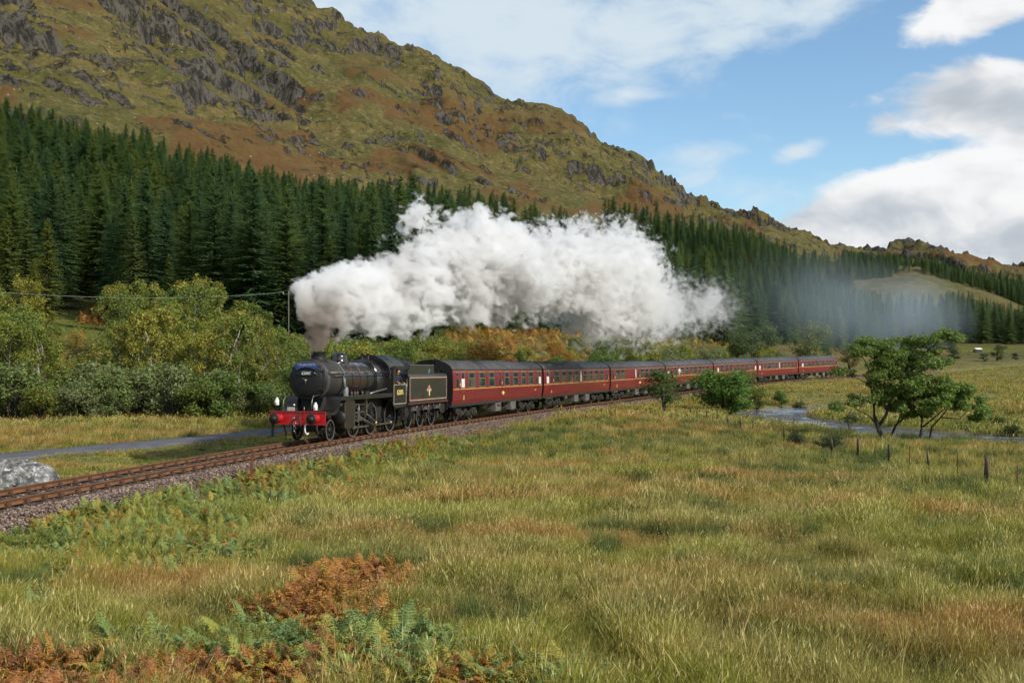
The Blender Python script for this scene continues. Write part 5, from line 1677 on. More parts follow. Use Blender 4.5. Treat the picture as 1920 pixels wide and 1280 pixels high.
# ------------------------------------------------------------------ birches, willows and bushes
BIR = [tree_parts(200 + i, 8.0, (2.0, 2.5, 1.8, 2.3)[i], 1, (.02, -.05, .06, 0)[i], .17, 4300, 'birch_bark', .10, .16, 1.35, .50) for i in range(4)]
BSH = [tree_parts(230 + i, 3.0, 1.9, 6, 0, .15, 3400, 'bark', .05, .12, 1.1, .54) for i in range(4)]
RND = [tree_parts(260 + i, 5.5, 2.6, 3, 0, .17, 4800, 'bark', .09, .12, 1.1, .60) for i in range(3)]
r_ = random.Random(5)
OLIVE = [(.22, .245, .040), (.28, .275, .048), (.19, .23, .042), (.31, .285, .048), (.17, .215, .042)]
WILLOW = [(.20, .24, .085), (.22, .25, .095), (.19, .24, .07)]
GREENB = [(.13, .185, .034), (.16, .20, .036), (.20, .215, .036)]
RUST = [(.34, .16, .035), (.40, .22, .042), (.30, .13, .03)]
taken = []


def free(x, y, d):
    if any((x - a) ** 2 + (y - b) ** 2 < d * d for a, b in taken): return False
    taken.append((x, y)); return True


# birch belt left of the engine
n = 0
for k in range(900):
    if n >= 60: break
    x = r_.uniform(-70, 560); d = r_.uniform(88, 124)
    h = r_.uniform(6.5, 10.2) * (1 if x < 330 or x > 470 else 1.05)
    p = at_depth(x, d)
    top = to_px(p.x, p.y, p.z + h)[1]
    if 100 < x < 215 and top < 640: h *= .55; top = to_px(p.x, p.y, p.z + h)[1]
    if 95 < x < 218 and top < 632: continue
    if x > 500 and top < 600: continue
    if not free(p.x, p.y, 2.3): continue
    col = r_.choice(OLIVE)
    plant('birch_tree', BIR[n % 4], p, r_.uniform(0, 6.28), h / 8.0, col, birch_label(x, col), 'tree', 'birches in the belt beyond the road'); n += 1
# pale larches at the edge of the plantation
LAR = [spruce_parts(150 + i, 15.0, 3.4) for i in range(2)]
for c_, t_, Q_ in LAR: c_.materials.clear(); c_.materials.append(M['leaf'])
for i, (x, d, h, col) in enumerate(((12, 138, 15.5, (.19, .23, .05)), (48, 146, 17.5, (.16, .21, .06)), (88, 140, 14.5, (.24, .25, .045)), (-22, 132, 14, (.22, .24, .05)), (250, 142, 15.0, (.17, .20, .055)), (316, 140, 10.5, (.16, .22, .05)), (64, 130, 10.0, (.26, .26, .045)))):
    plant('larch_tree', LAR[i % 2], at_depth(x, d), i * 1.1, h / 15.0, col, ('pale green larch at the left edge, between birches and spruces', 'tallest pale green larch left of the bright clearing', 'yellow green larch directly left of the bright clearing', 'larch cut by the left edge of the view', 'grey green larch standing alone right of the clearing', 'short larch above the middle of the birch belt', 'small yellow larch below the tallest larch by the clearing')[i], 'tree', 'larches at the edge of the plantation')
n = 0
for k in range(900):
    if n >= 58: break
    x = r_.uniform(-70, 555); d = r_.uniform(80, 90) if r_.random() < .75 else r_.uniform(90, 104)
    p = at_depth(x, d)
    if not free(p.x, p.y, 1.7): continue
    h = r_.uniform(2.2, 4.6)
    plant('willow_bush', BSH[n % 4], p, r_.uniform(0, 6.28), (h / 3.0 * r_.uniform(.9, 1.25), h / 3.0 * r_.uniform(.9, 1.25), h / 3.0), r_.choice(WILLOW + WILLOW + GREENB), willow_label(x, h), 'bush', 'willow bushes at the foot of the birch belt'); n += 1
# scrub behind the engine and the first coaches
n = 0
for k in range(2500):
    if n >= 84: break
    x = r_.uniform(540, 1440)
    dt = float(np.interp(x, [540, 700, 850, 1020, 1146, 1250, 1341, 1440], [52, 56, 64, 80, 100, 120, 140, 165]))
    d = dt + r_.uniform(14, 60)
    p = at_depth(x, d)
    if x < 900: h = r_.uniform(4.0, 7.5)
    elif x < 1120: h = r_.uniform(2.0, 4.2)
    else: h = r_.uniform(3.0, 6.5)
    top = to_px(p.x, p.y, p.z + h)[1]
    want = float(np.interp(x, [540, 620, 700, 800, 880, 1000, 1100, 1250, 1440], [630, 615, 612, 612, 622, 620, 622, 612, 600]))
    if top < want: h *= .7; top = to_px(p.x, p.y, p.z + h)[1]
    if top < want or top > 668: continue
    if not free(p.x, p.y, 2.2): continue
    if x < 880: col = r_.choice(OLIVE[:4] + GREENB)
    elif x < 1110: col = r_.choice(RUST + OLIVE + GREENB)
    else: col = r_.choice(WILLOW + GREENB + OLIVE[:2])
    src = RND[n % 3] if h > 2.6 else BSH[n % 4]
    plant('hillside_bush', src, p, r_.uniform(0, 6.28), h / (5.5 if src in RND else 3.0), col, bush_label(x, col), 'bush', 'bushes on the slope behind the train'); n += 1
# single ones that can be told apart
def one(name, x, y, h, src, base_h, col, label, cat, d=None, wide=1.0, rz=0.0):
    p = at_depth(x, d) if d else gp(x, y)
    return plant(name, src, p, rz, (h / base_h * wide, h / base_h * wide, h / base_h), col, label, cat)


one('round_tree', 1512, 650, 11.0, RND[0], 5.5, (0.163, 0.194, 0.037), 'tall pale green tree rising highest from the scrub above the sixth coach', 'tree', 215, .85)
one('round_tree', 1450, 650, 9.5, RND[1], 5.5, (0.116, 0.163, 0.054), 'broad grey green tree above the fifth coach, veiled by smoke', 'tree', 210, .95)
one('round_tree', 1400, 650, 8.0, RND[2], 5.5, (0.109, 0.147, 0.056), 'squat grey green tree above the fourth and fifth coaches, below the steam', 'tree', 195, 1.1)
one('dark_bush', 1552, 655, 5.6, RND[1], 5.5, (0.078, 0.116, 0.028), 'dark pointed tree just beyond the tail of the train', 'tree', 235, .8)
one('dark_bush', 1592, 655, 5.4, RND[2], 5.5, (0.178, 0.132, 0.037), 'brownish rounded tree beyond the tail of the train', 'tree', 240, 1.15)
one('dark_bush', 1648, 655, 4.2, RND[0], 5.5, (0.085, 0.116, 0.046), 'small dark tree showing over the riverside tree', 'tree', 250, .9)
one('far_bush', 1868, 668, 6.0, RND[0], 5.5, (0.132, 0.155, 0.043), 'bushy tree at the far edge of the field', 'tree', 330, 1.15)
one('far_bush', 1845, 668, 3.0, RND[2], 5.5, (0.109, 0.132, 0.043), 'low bush beside the bushy tree at the field edge', 'bush', 328, 1.3)
one('far_bush', 1905, 670, 2.6, RND[1], 5.5, (0.046, 0.070, 0.031), 'small dark rounded bush at the far field edge', 'bush', 330, 1.2)
one('far_bush', 1792, 668, 4.2, RND[1], 5.5, (0.093, 0.124, 0.053), 'grey green bush near the small white building', 'bush', 335, 1.5)
# between train and river
thin = tree_parts(300, 3.2, 1.5, 3, .0, .13, 2600, 'bark', .06, .30, .9, .66)
one('small_tree', 1246, 778, 4.5, thin, 3.2, (0.093, 0.132, 0.031), 'small thin tree with a bare stem standing against the third coach', 'tree', None, 1.0)
big = tree_parts(301, 3.4, 2.2, 7, 0, .17, 8200, 'bark', .06, .08, .95, .70)
one('dense_bush', 1362, 772, 4.0, big, 3.4, (0.109, 0.194, 0.031), 'large dense bright green bush between the train and the river', 'bush', None, 1.38)
one('dense_bush', 1418, 766, 2.2, BSH[0], 3.0, (0.178, 0.202, 0.034), 'lower yellowish bush to the river side of the large dense bush', 'bush', None, 1.2)
one('dense_bush', 1398, 738, 3.0, BSH[2], 3.0, (0.155, 0.147, 0.046), 'olive brown bush rising in front of the fifth coach', 'bush', None, 1.1)
one('dense_bush', 1466, 762, 1.7, BSH[1], 3.0, (0.093, 0.171, 0.028), 'small green bush on the bank at the river bend', 'bush', None, 1.1)
one('dense_bush', 1500, 768, .9, BSH[3], 3.0, (0.124, 0.171, 0.031), 'knee-high green tuft of leaves at the far water edge of the bend', 'bush', None, 1.6)
for i, (x, y, h) in enumerate(((1556, 850, .9), (1500, 838, .8), (1870, 800, .8), (1900, 815, .7))):
    one('rush_clump', x, y, h, BSH[i], 3.0, (.075, .10, .040) if i < 2 else (.085, .115, .022), ('grey green clump of rushes by the fence line', 'low clump of rushes nearer the fence start', 'leafy clump on the far river bank', 'wide green clump on the far river bank near the picture edge')[i], 'bush', None, 1.9)

# ------------------------------------------------------------------ the riverside alders
def alder(label, dep, limbs, clumps, nleaf, seed, col=(.050, .080, .020)):
    r = np.random.default_rng(seed)
    base = limbs[0][0]
    v0 = px_dir(*base); s0 = dep / v0.y
    gx = Vector((v0.x * s0, dep, 0)); gx.z = Hs(gx.x, gx.y)
    e = empty('alder_tree', gx)
    def W(x, y, dd=0.0):
        v = px_dir(x, y); s = (dep + dd) / v.y
        return Vector((v.x * s, dep + dd, CAMZ + v.z * s)) - gx
    wood = MB()
    for li, l in enumerate(limbs):
        pts = [W(x, y, dd) for (x, y, dd) in ((*q, 0)[:3] if len(q) == 2 else q for q in l[:-1])]
        if li == 0 or pts[0].z < .6: pts[0].z = min(pts[0].z, -.15)
        r0, r1 = l[-1]
        wood.tube(pts, list(np.linspace(r0, r1, len(pts))), 7)
    C = []; Rd = []
    tips = [W(*((*q, 0)[:3] if len(q) == 2 else q)) for l in limbs for q in l[1:-1]]
    for (x, y, rx, ry) in clumps:
        for k in range(max(4, int(rx * ry / 42))):
            a = r.uniform(0, 2 * PI); q = math.sqrt(r.random())
            c = W(x + rx * q * math.cos(a), y + ry * q * math.sin(a), r.normal() * .75)
            w = r.uniform(.24, .46)
            C.append(tuple(c)); Rd.append((w * 1.25, w * 1.25, w * .75))
        c = W(x, y)
        t = min(tips, key=lambda p: (p - c).length)
        for k in range(3):
            q = c + Vector((r.normal() * .3, r.normal() * .5, r.normal() * .2))
            wood.tube([t, t.lerp(q, .5) + Vector((0, 0, .08)), q], [.022, .014, .006], 4, cap=False)
    Q, v = leaves(np.array(C), np.array(Rd), nleaf, .15, r, .9, .5)
    cr = link('crown', quads_mesh('crown', Q, [M['leaf']], v), e); cr.color = (*col, 1)
    wood.build('trunk', M['bark'], e)
    tag(e, label, 'tree')
    return e


alder('taller wind-shaped alder with forked dark trunk on the near river bank', 66.5,
      [[(1650, 834), (1650, 812), (1645, 795), (1640, 782), (.17, .12)], [(1645, 797), (1628, 778), (1607, 768), (1594, 758), (.05, .015)], [(1640, 784), (1638, 755), (1632, 720), (1628, 690), (1615, 664), (.08, .02)],
       [(1646, 800), (1660, 780), (1672, 750), (1688, 715), (1700, 690), (1716, 665), (.11, .03)], [(1688, 716), (1715, 690), (1740, 655), (1768, 636), (1792, 630), (.05, .012)], [(1672, 752), (1658, 722), (1655, 690), (1660, 668), (.05, .015)], [(1632, 722), (1606, 708), (1580, 700), (.03, .01)]],
      [(1625, 648, 28, 14), (1604, 660, 16, 10), (1652, 660, 30, 18), (1686, 655, 36, 20), (1722, 640, 30, 12), (1752, 632, 28, 10), (1778, 628, 18, 7), (1794, 634, 8, 4), (1700, 682, 50, 24), (1660, 692, 32, 22), (1738, 672, 34, 18), (1764, 672, 18, 12), (1636, 712, 18, 16), (1579, 698, 18, 7), (1592, 752, 18, 12), (1566, 762, 7, 4), (1652, 738, 24, 20), (1690, 716, 30, 16)], 21000, 401, (.16, .225, .045))
alder('slim leaning alder stem between the two larger riverside alders', 67.5,
      [[(1669, 835), (1672, 815), (1680, 796), (1694, 784), (1716, 776), (1738, 768), (.10, .02)], [(1682, 795), (1690, 775), (1698, 752), (.05, .015)]],
      [(1696, 750, 34, 20), (1712, 772, 26, 10), (1680, 768, 18, 9)], 5200, 402, (.165, .23, .045))
alder('spreading alder reaching low over the far bank beside the taller one', 66.0,
      [[(1724, 838), (1727, 812), (1729, 785), (1725, 765), (1732, 735), (1738, 712), (.12, .02)], [(1730, 800), (1748, 786), (1764, 772), (1780, 758), (.06, .02)], [(1741, 815), (1747, 800), (1764, 782), (1776, 766), (1800, 755), (.07, .02)], [(1764, 782), (1800, 785), (1812, 772), (1842, 762), (.04, .01)], [(1729, 785), (1716, 768), (1708, 744), (.04, .015)]],
      [(1732, 738, 36, 22), (1768, 742, 34, 18), (1800, 746, 34, 16), (1828, 756, 26, 14), (1848, 766, 12, 9), (1770, 718, 24, 10), (1806, 728, 14, 6), (1720, 716, 26, 14), (1836, 782, 16, 6), (1745, 762, 20, 10)], 15000, 403, (.175, .25, .046))
alder('stunted sapling with dark twisted stem at the water edge', 76.0, [[(1590, 818), (1592, 800), (1588, 785), (1594, 772), (.07, .02)], [(1591, 798), (1600, 786), (.03, .01)]], [(1590, 782, 8, 8), (1598, 784, 6, 5)], 260, 404)
# ------------------------------------------------------------------ grass, rushes and bracken on the land
def tuft(seed, nb, ht, wid, rad, segs=3, lean=.22):
    r = np.random.default_rng(seed)
    V = []; F = []; hh = []; vv = []
    for i in range(nb):
        a = r.uniform(0, 2 * PI); q = rad * math.sqrt(r.random())
        x0, y0 = q * math.cos(a), q * math.sin(a)
        h = ht * r.uniform(.5, 1.15); w = wid * r.uniform(.7, 1.3)
        lx = lean * h * r.uniform(.2, 1.6) + r.normal() * .24 * h; ly = r.normal() * .26 * h
        fa = r.uniform(0, PI); ux, uy = math.cos(fa) * w / 2, math.sin(fa) * w / 2
        b = len(V); rv = r.random()
        for s in range(segs + 1):
            t = s / segs; k = 1 - t ** 1.6 * .92
            x = x0 + lx * t ** 1.8; y = y0 + ly * t ** 1.8; z = h * (t - .12 * t * t) - .03
            V += [(x - ux * k, y - uy * k, z), (x + ux * k, y + uy * k, z)]; hh += [t, t]; vv += [rv, rv]
            if s: F.append((b + 2 * s - 2, b + 2 * s - 1, b + 2 * s + 1, b + 2 * s))
        if i % 6 == 0:                       # seed head
            b = len(V); hw = wid * .55; hl = .10 * h
            V += [(x - hw, y, z - hl * .5), (x, y - hw, z - hl * .2), (x + hw, y, z + hl * .1), (x + lx * .12, y + hw * .4, z + hl)]; hh += [1, 1, 1, 1]; vv += [.97] * 4
            F.append((b, b + 1, b + 2, b + 3))
    return np_mesh('tuft', V, F, [M['grass']], True, dict(h=hh, v=vv))


def grass_spots(r0, r1, n, half, seed, power=1.0):
    r = np.random.default_rng(seed)
    ph = r.uniform(-half, half, n); rr = np.sqrt(r.uniform(r0 ** 2, r1 ** 2, n)) if power == 1 else r0 + (r1 - r0) * r.random(n) ** power
    X, Y = rr * np.sin(ph), rr * np.cos(ph)
    s, o = track_near(X, Y); rd = river_dist(X, Y); ro = road_dist(X, Y)
    edge = 1.9 + .8 * fbm(s / 3.0, s * 0 + 4.2, 3, 9)
    m = ((o > edge) | (o < -2.75)) & (rd > .25 + .5 * r.random(n)) & (ro > 1.6) & (to_px(X, Y, X * 0)[0] > -480) & (to_px(X, Y, X * 0)[0] < 2600)
    return X[m], Y[m], rr[m], o[m], rd[m], r


BRK = [(110, 1322, 250, 46), (400, 1322, 210, 42), (640, 1300, 160, 40), (730, 1262, 120, 44), (830, 1320, 130, 30),
       (70, 1005, 170, 50), (260, 985, 180, 52), (430, 930, 115, 36), (560, 890, 120, 28), (720, 862, 120, 20), (612, 1130, 96, 52), (690, 1100, 80, 34)]
BANK = [(60, 1030, 260, 110), (280, 985, 240, 85), (450, 925, 170, 55), (590, 885, 160, 42), (740, 855, 170, 34), (500, 1230, 420, 60)]


def inside(X, Y, Z, regs):
    x, y = to_px(X, Y, Z); k = np.zeros(len(X))
    for (cx, cy, rx, ry) in regs: k = np.maximum(k, 1 - ((x - cx) / rx) ** 2 - ((y - cy) / ry) ** 2)
    return k


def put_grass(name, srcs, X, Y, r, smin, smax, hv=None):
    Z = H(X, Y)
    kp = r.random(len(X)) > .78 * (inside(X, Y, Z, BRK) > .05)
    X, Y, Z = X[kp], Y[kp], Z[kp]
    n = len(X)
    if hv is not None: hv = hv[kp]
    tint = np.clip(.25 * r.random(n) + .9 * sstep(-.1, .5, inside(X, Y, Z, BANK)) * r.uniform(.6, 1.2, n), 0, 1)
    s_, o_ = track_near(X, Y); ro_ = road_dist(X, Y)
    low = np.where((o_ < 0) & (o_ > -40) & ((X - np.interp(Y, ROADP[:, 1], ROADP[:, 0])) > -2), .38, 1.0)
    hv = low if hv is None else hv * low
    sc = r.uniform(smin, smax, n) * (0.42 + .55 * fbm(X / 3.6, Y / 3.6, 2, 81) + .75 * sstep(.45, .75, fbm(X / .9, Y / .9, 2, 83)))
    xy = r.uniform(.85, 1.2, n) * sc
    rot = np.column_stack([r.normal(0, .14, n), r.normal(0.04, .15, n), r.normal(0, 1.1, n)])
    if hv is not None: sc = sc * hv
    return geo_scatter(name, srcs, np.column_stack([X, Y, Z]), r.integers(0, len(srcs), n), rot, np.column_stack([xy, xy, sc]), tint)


TA = [source('tuft', tuft(500 + i, 30, .46, .0075, .17)) for i in range(5)]
TB = [source('tuft', tuft(510 + i, 30, .46, .015, .30)) for i in range(4)]
TC = [source('tuft', tuft(520 + i, 26, .42, .05, .75, 2)) for i in range(3)]
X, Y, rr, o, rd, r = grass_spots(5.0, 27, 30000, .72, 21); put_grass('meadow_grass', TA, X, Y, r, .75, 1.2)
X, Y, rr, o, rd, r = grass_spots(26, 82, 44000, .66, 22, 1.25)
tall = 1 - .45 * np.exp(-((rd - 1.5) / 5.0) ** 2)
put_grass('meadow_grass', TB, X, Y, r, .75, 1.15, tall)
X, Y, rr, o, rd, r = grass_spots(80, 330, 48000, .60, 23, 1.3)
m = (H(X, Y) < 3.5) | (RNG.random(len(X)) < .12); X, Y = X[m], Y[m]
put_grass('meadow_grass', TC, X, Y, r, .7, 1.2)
# dark clumps of rushes
TR = [source('tuft', tuft(540 + i, 34, .52, .011, .16, 3, .10)) for i in range(3)]
TRB = [source('tuft', tuft(545 + i, 30, .52, .024, .26, 3, .10)) for i in range(3)]
for (r0, r1, n_, sd_, src_) in ((6.5, 30, 26000, 31, TR), (28, 90, 42000, 32, TRB)):
    X, Y, rr, o, rd, r = grass_spots(r0, r1, n_, .52, sd_)
    k = (fbm(X / 1.7, Y / 1.7, 3, 101) + .5 * fbm(X / 14, Y / 14, 2, 103) > .88) & (o > 3); X, Y = X[k], Y[k]; Z = H(X, Y); n_ = len(X)
    geo_scatter('rush_tufts', src_, np.column_stack([X, Y, Z]), r.integers(0, 3, n_), np.column_stack([r.normal(0, .1, n_), r.normal(.03, .1, n_), r.uniform(0, 6.28, n_)]), r.uniform(.65, 1.15, n_), np.full(n_, 2.0))
    print('rushes', n_)
for o_ in S.objects:
    if o_.name.startswith('meadow_grass'): o_['kind'] = 'stuff'


# ---- bracken fronds
def frond(seed, L=.85, npair=13, fine=6):
    r = np.random.default_rng(seed); Q = []
    def rach(t): return np.array([L * (.50 * t + .18 * t * t), 0, L * (.92 * t - .36 * t * t)])
    for i in range(14):
        t0, t1 = i / 14, (i + 1) / 14; p, q = rach(t0), rach(t1); w = .006 * (1.1 - t0)
        Q.append([p + (0, -w, 0), p + (0, w, 0), q + (0, w, 0), q + (0, -w, 0)])
    for i in range(npair):
        t = .24 + .74 * i / (npair - 1); p = rach(t)
        ln = L * .30 * (1 - ((t - .24) / .80)) ** .75 * r.uniform(.85, 1.1) + .03
        for sg in (-1, 1):
            d = np.array([.42, sg * .90, -.12 + r.normal() * .10]); d /= np.linalg.norm(d); side = np.array([d[1] * sg, -d[0] * sg, 0]) * sg
            for k in range(fine):
                u = (k + .5) / fine; c = p + d * ln * u + np.array([0, 0, -.10 * ln * u * u])
                pw = ln * .24 * (1 - u * .85); nx = p + d * ln * (u + .62 / fine) + np.array([0, 0, -.10 * ln * u * u])
                bk = p + d * ln * (u - .5 / fine)
                for s2 in (-1, 1):
                    tip = c + side * s2 * pw + d * pw * .35 + np.array([0, 0, r.normal() * .012])
                    Q.append([bk, nx, tip + d * .010, tip - d * .012])
    Q = np.array(Q)
    return quads_mesh('frond', Q, [M['frond']], r.random(len(Q)))


FR = [source('frond', frond(600 + i, .85, 13, 6)) for i in range(4)]
FR2 = [source('frond', frond(610 + i, .85, 9, 3)) for i in range(3)]


def bracken(name, regions, seed, srcs, label=None, cat=None, kind='stuff', excl=True):
    """regions: (px x, px y, rx, ry, count, tint mean, tint spread, scale)"""
    r = np.random.default_rng(seed); P = []; T = []; SC = []
    for (x, y, rx, ry, n, tm, ts_, s) in regions:
        c = gp(x, y); a = gp(x, min(y + ry, 1500)); b = gp(x, y - ry)
        ax = rx / FPX * c.y; ay = max(abs(a.y - b.y) / 2, .5)
        q = np.sqrt(r.random(n)); w = r.uniform(0, 2 * PI, n)
        X = c.x + ax * q * np.cos(w) + (c.x / c.y) * ay * q * np.sin(w); Y = c.y + ay * q * np.sin(w)
        cl = fbm(X / .9, Y / .9, 2, 90 + seed)
        k = (cl > .33)
        if excl:
            s_, o_ = track_near(X, Y); k &= (o_ > 2.05) | (o_ < -2.6)
        X, Y, cl = X[k], Y[k], cl[k]
        Z = H(X, Y) + r.uniform(.0, .34, len(X)) * s * np.clip((cl - .35) * 3, .2, 1)
        P.append(np.column_stack([X, Y, Z])); T.append(np.clip(tm + r.normal(0, ts_, len(X)) + .5 * (fbm(X / .7, Y / .7, 2, 95) - .5), 0, 1)); SC.append(s * r.uniform(.6, 1.15, len(X)))
    P = np.vstack(P); T = np.concatenate(T); SC = np.concatenate(SC); n = len(P)
    rot = np.column_stack([r.normal(0, .28, n), r.normal(.05, .38, n), r.uniform(0, 2 * PI, n)])
    o = geo_scatter(name, srcs, P, r.integers(0, len(srcs), n), rot, SC, T, kind)
    if label: tag(o, label, cat)
    return o


bracken('bracken', [(110, 1322, 250, 46, 1100, .84, .13, .60), (400, 1322, 210, 42, 950, .74, .2, .60), (240, 1245, 300, 40, 260, .18, .12, .58), (640, 1300, 170, 44, 560, .58, .3, .60),
                    (730, 1262, 130, 50, 300, .14, .10, .70), (830, 1320, 140, 34, 380, .4, .3, .60), (990, 1320, 110, 24, 140, .2, .2, .6), (560, 1200, 120, 22, 90, .10, .08, .6)], 1, FR)
bracken('bracken', [(70, 1005, 190, 62, 2600, .24, .15, .56), (260, 985, 200, 64, 3000, .25, .15, .56), (60, 1090, 120, 60, 800, .32, .2, .56), (430, 930, 130, 44, 2000, .27, .18, .56),
                    (560, 890, 140, 36, 1900, .32, .2, .56), (720, 862, 140, 28, 1900, .32, .22, .58), (330, 1045, 180, 34, 800, .27, .18, .56), (840, 842, 90, 14, 700, .3, .2, .55)], 2, FR)
def frond_mass(name, regions, seed, label, cat):
    """one clump whose fronds are real geometry"""
    r = np.random.default_rng(seed); protos = [frond(640 + i, .85, 11, 3) for i in range(3)]
    PQ = []
    for me in protos:
        co = np.empty(len(me.vertices) * 3, np.float32); me.vertices.foreach_get('co', co); PQ.append(co.reshape(-1, 4, 3))
    c0 = gp(regions[0][0], regions[0][1]); out = []; vv = []; tt = []
    for (x, y, rx, ry, n, tm, ts_, s) in regions:
        c = gp(x, y); a = gp(x, y + ry); b = gp(x, y - ry)
        ax = rx / FPX * c.y; ay = max(abs(a.y - b.y) / 2, .4)
        for k in range(n):
            q = math.sqrt(r.random()); w = r.uniform(0, 2 * PI)
            X = c.x + ax * q * math.cos(w) + (c.x / c.y) * ay * q * math.sin(w); Y = c.y + ay * q * math.sin(w)
            if fbm(np.array([X / .7]), np.array([Y / .7]), 2, 91)[0] < .36: continue
            p = Vector((X, Y, Hs(X, Y) + r.uniform(0, .42) * (1 - q * q) * s)) - c0
            R = np.array(Euler((r.normal(0, .3), r.normal(.05, .4), r.uniform(0, 2 * PI))).to_matrix())
            Q = PQ[k % 3] * (s * r.uniform(.6, 1.1)) @ R.T + np.array(p)
            out.append(Q); vv.append(r.random(len(Q))); tt.append(np.full(len(Q) * 4, np.clip(tm + r.normal(0, ts_), 0, 1)))
    me = quads_mesh('fronds', np.concatenate(out), [M['frond_mass']], np.concatenate(vv))
    at = me.attributes.new('tone', 'FLOAT', 'POINT'); at.data.foreach_set('value', np.concatenate(tt).astype(np.float32))
    e = empty(name, c0); link('fronds', me, e); tag(e, label, cat)


frond_mass('bracken_clump', [(612, 1132, 92, 52, 400, .74, .14, .66), (690, 1104, 80, 38, 230, .74, .14, .62), (545, 1160, 46, 32, 130, .78, .12, .62), (470, 1150, 22, 18, 10, .60, .08, .7)], 3,
           'orange and rust bracken clump standing alone in the grass of the foreground', 'bracken')
bracken('bracken', [(885, 640, 90, 26, 900, .62, .12, 1.7), (1030, 636, 110, 26, 1100, .60, .16, 1.7), (1270, 640, 150, 18, 700, .52, .2, 1.8), (1560, 662, 120, 9, 600, .5, .15, 1.8),
                    (180, 600, 40, 14, 160, .72, .08, 1.7), (130, 660, 70, 30, 240, .55, .2, 1.5), (560, 650, 80, 20, 300, .3, .2, 1.5), (1690, 660, 160, 6, 300, .55, .15, 1.8)], 4, FR2)

# ------------------------------------------------------------------ fence posts, rusty post, boulder, pole and wire, far building
M['post'] = simple_mat('weathered_post', (.105, .085, .065), .9, 0, .2, scale=12, col2=(.05, .04, .032), bmp=.5)
M['post_rust'] = simple_mat('rusty_iron', (.14, .050, .030), .85, .1, .3, scale=9, col2=(.07, .03, .02))


def post(x, y, h, r, label, iron=False, tilt=0.0):
    p = gp(x, y)
    e = MB()
    if iron:
        e.box((0, 0, h / 2 - .15), (r * 2, .012, h + .3)); e.box((0, r, h / 2 - .15), (.012, r * 2, h + .3))
    else:
        e.tube([(0, 0, -.3), (.01, 0, h * .5), (.0, .01, h - .06), (.02, 0, h)], [r, r * .95, r * .9, r * .55], 8)
        e.tube([(0, -r, h * .62), (0, -r - .02, h * .62)], .02, 6)
    o = e.build('fence_post', M['post_rust'] if iron else M['post'], None, p, random.uniform(0, 3)); o.rotation_euler[0] = tilt
    tag(o, label, 'fence post', 'fence posts along the river meadow')


big_posts = [(1470, 830, .95, .055, 'square dark fence post nearest the grey rushes'), (1609, 864, 1.1, .068, 'fence post just in front of the taller alder, left of the pair'),
             (1667, 876, 1.1, .075, 'stout fence post in front of the taller alder, nearer the camera'), (1742, 896, 1.15, .045, 'slim dark fence post below the spreading alder'),
             (1848, 920, 1.2, .085, 'thickest leaning timber fence post near the right end of the line')]
for i, (x, y, h, r, l) in enumerate(big_posts): post(x, y, h, r, l, False, .05 * (-1) ** i)
for (x, y, l) in ((1641, 872, 'thin iron fence stake between the two timber posts by the taller alder'), (1706, 884, 'thin iron fence stake beside the slim dark post'), (1795, 904, 'thin iron stake left of the thickest post'), (1908, 938, 'thin iron stake at the right end of the fence')): post(x, y, 1.15, .018, l, True)
for (x, y, l) in ((1294, 782, 'farthest small fence post, by the thin tree'), (1325, 792, 'second farthest small post of the fence'), (1345, 797, 'small far fence post below the dense bush, first of three'), (1365, 803, 'small far fence post below the dense bush, second of three'),
                  (1388, 808, 'small far fence post below the dense bush, third of three'), (1412, 815, 'small fence post just past the dense bush, before the rushes'), (1560, 858, 'short fence post half hidden by the rush clump')): post(x, y, .95, .06, l, False, random.uniform(-.06, .06))
p = track_pt(-15.2, 3.15); p.z = Hs(p.x, p.y)
q = gp(470, 908)
e = MB().box((0, 0, .45), (.10, .012, 1.3)).box((.045, .05, .45), (.012, .10, 1.3)).build('marker_post', M['post_rust'], None, q, .4); e.rotation_euler[1] = .05
tag(e, 'rusty iron post standing beside the ballast in the foreground', 'post')

# boulder beside the line
m, g, out = new_mat('lichen_rock')
tc = g.n('ShaderNodeTexCoord').outputs['Object']
c = g.mix(g.ss(g.noise(tc, 3.5, 6, .7), .40, .58), (.075, .072, .068), (.27, .265, .255))
c = g.mix(g.ss(g.noise(tc, 7, 5, .75), .55, .64), c, (.62, .62, .60))
c = g.mix(g.ss(g.noise(tc, 2.2, 4, .6), .60, .70), c, (.10, .11, .035))
principled(g, out, c, .9, 0, .2, bump(g, g.noise(tc, 6, 6, .7), .9, .12))
M['lichen'] = m
bm = bmesh.new(); bmesh.ops.create_icosphere(bm, subdivisions=5, radius=1)
co = np.array([v.co[:] for v in bm.verts])
nz = fbm(co[:, 0] * 1.3 + co[:, 2] + 5, co[:, 1] * 1.3 - co[:, 2], 4, 77) - .5; nz2 = fbm(co[:, 0] * 4 + co[:, 2] * 2, co[:, 1] * 4 + 9, 3, 78) - .5
for v, a, b_ in zip(bm.verts, nz, nz2): v.co = Vector((v.co.x * 1.75, v.co.y * 1.2, v.co.z * .98)) * (1 + .55 * a + .18 * b_)
mm = bpy.data.meshes.new('boulder'); bm.to_mesh(mm); bm.free(); mm.materials.append(M['lichen']); mm.polygons.foreach_set('use_smooth', [True] * len(mm.polygons))
bp = at_depth(22, 34.5); bo = link('boulder', mm, None, (bp.x, bp.y, bp.z + .42)); tag(bo, 'large grey boulder speckled with white lichen beyond the rails', 'boulder')
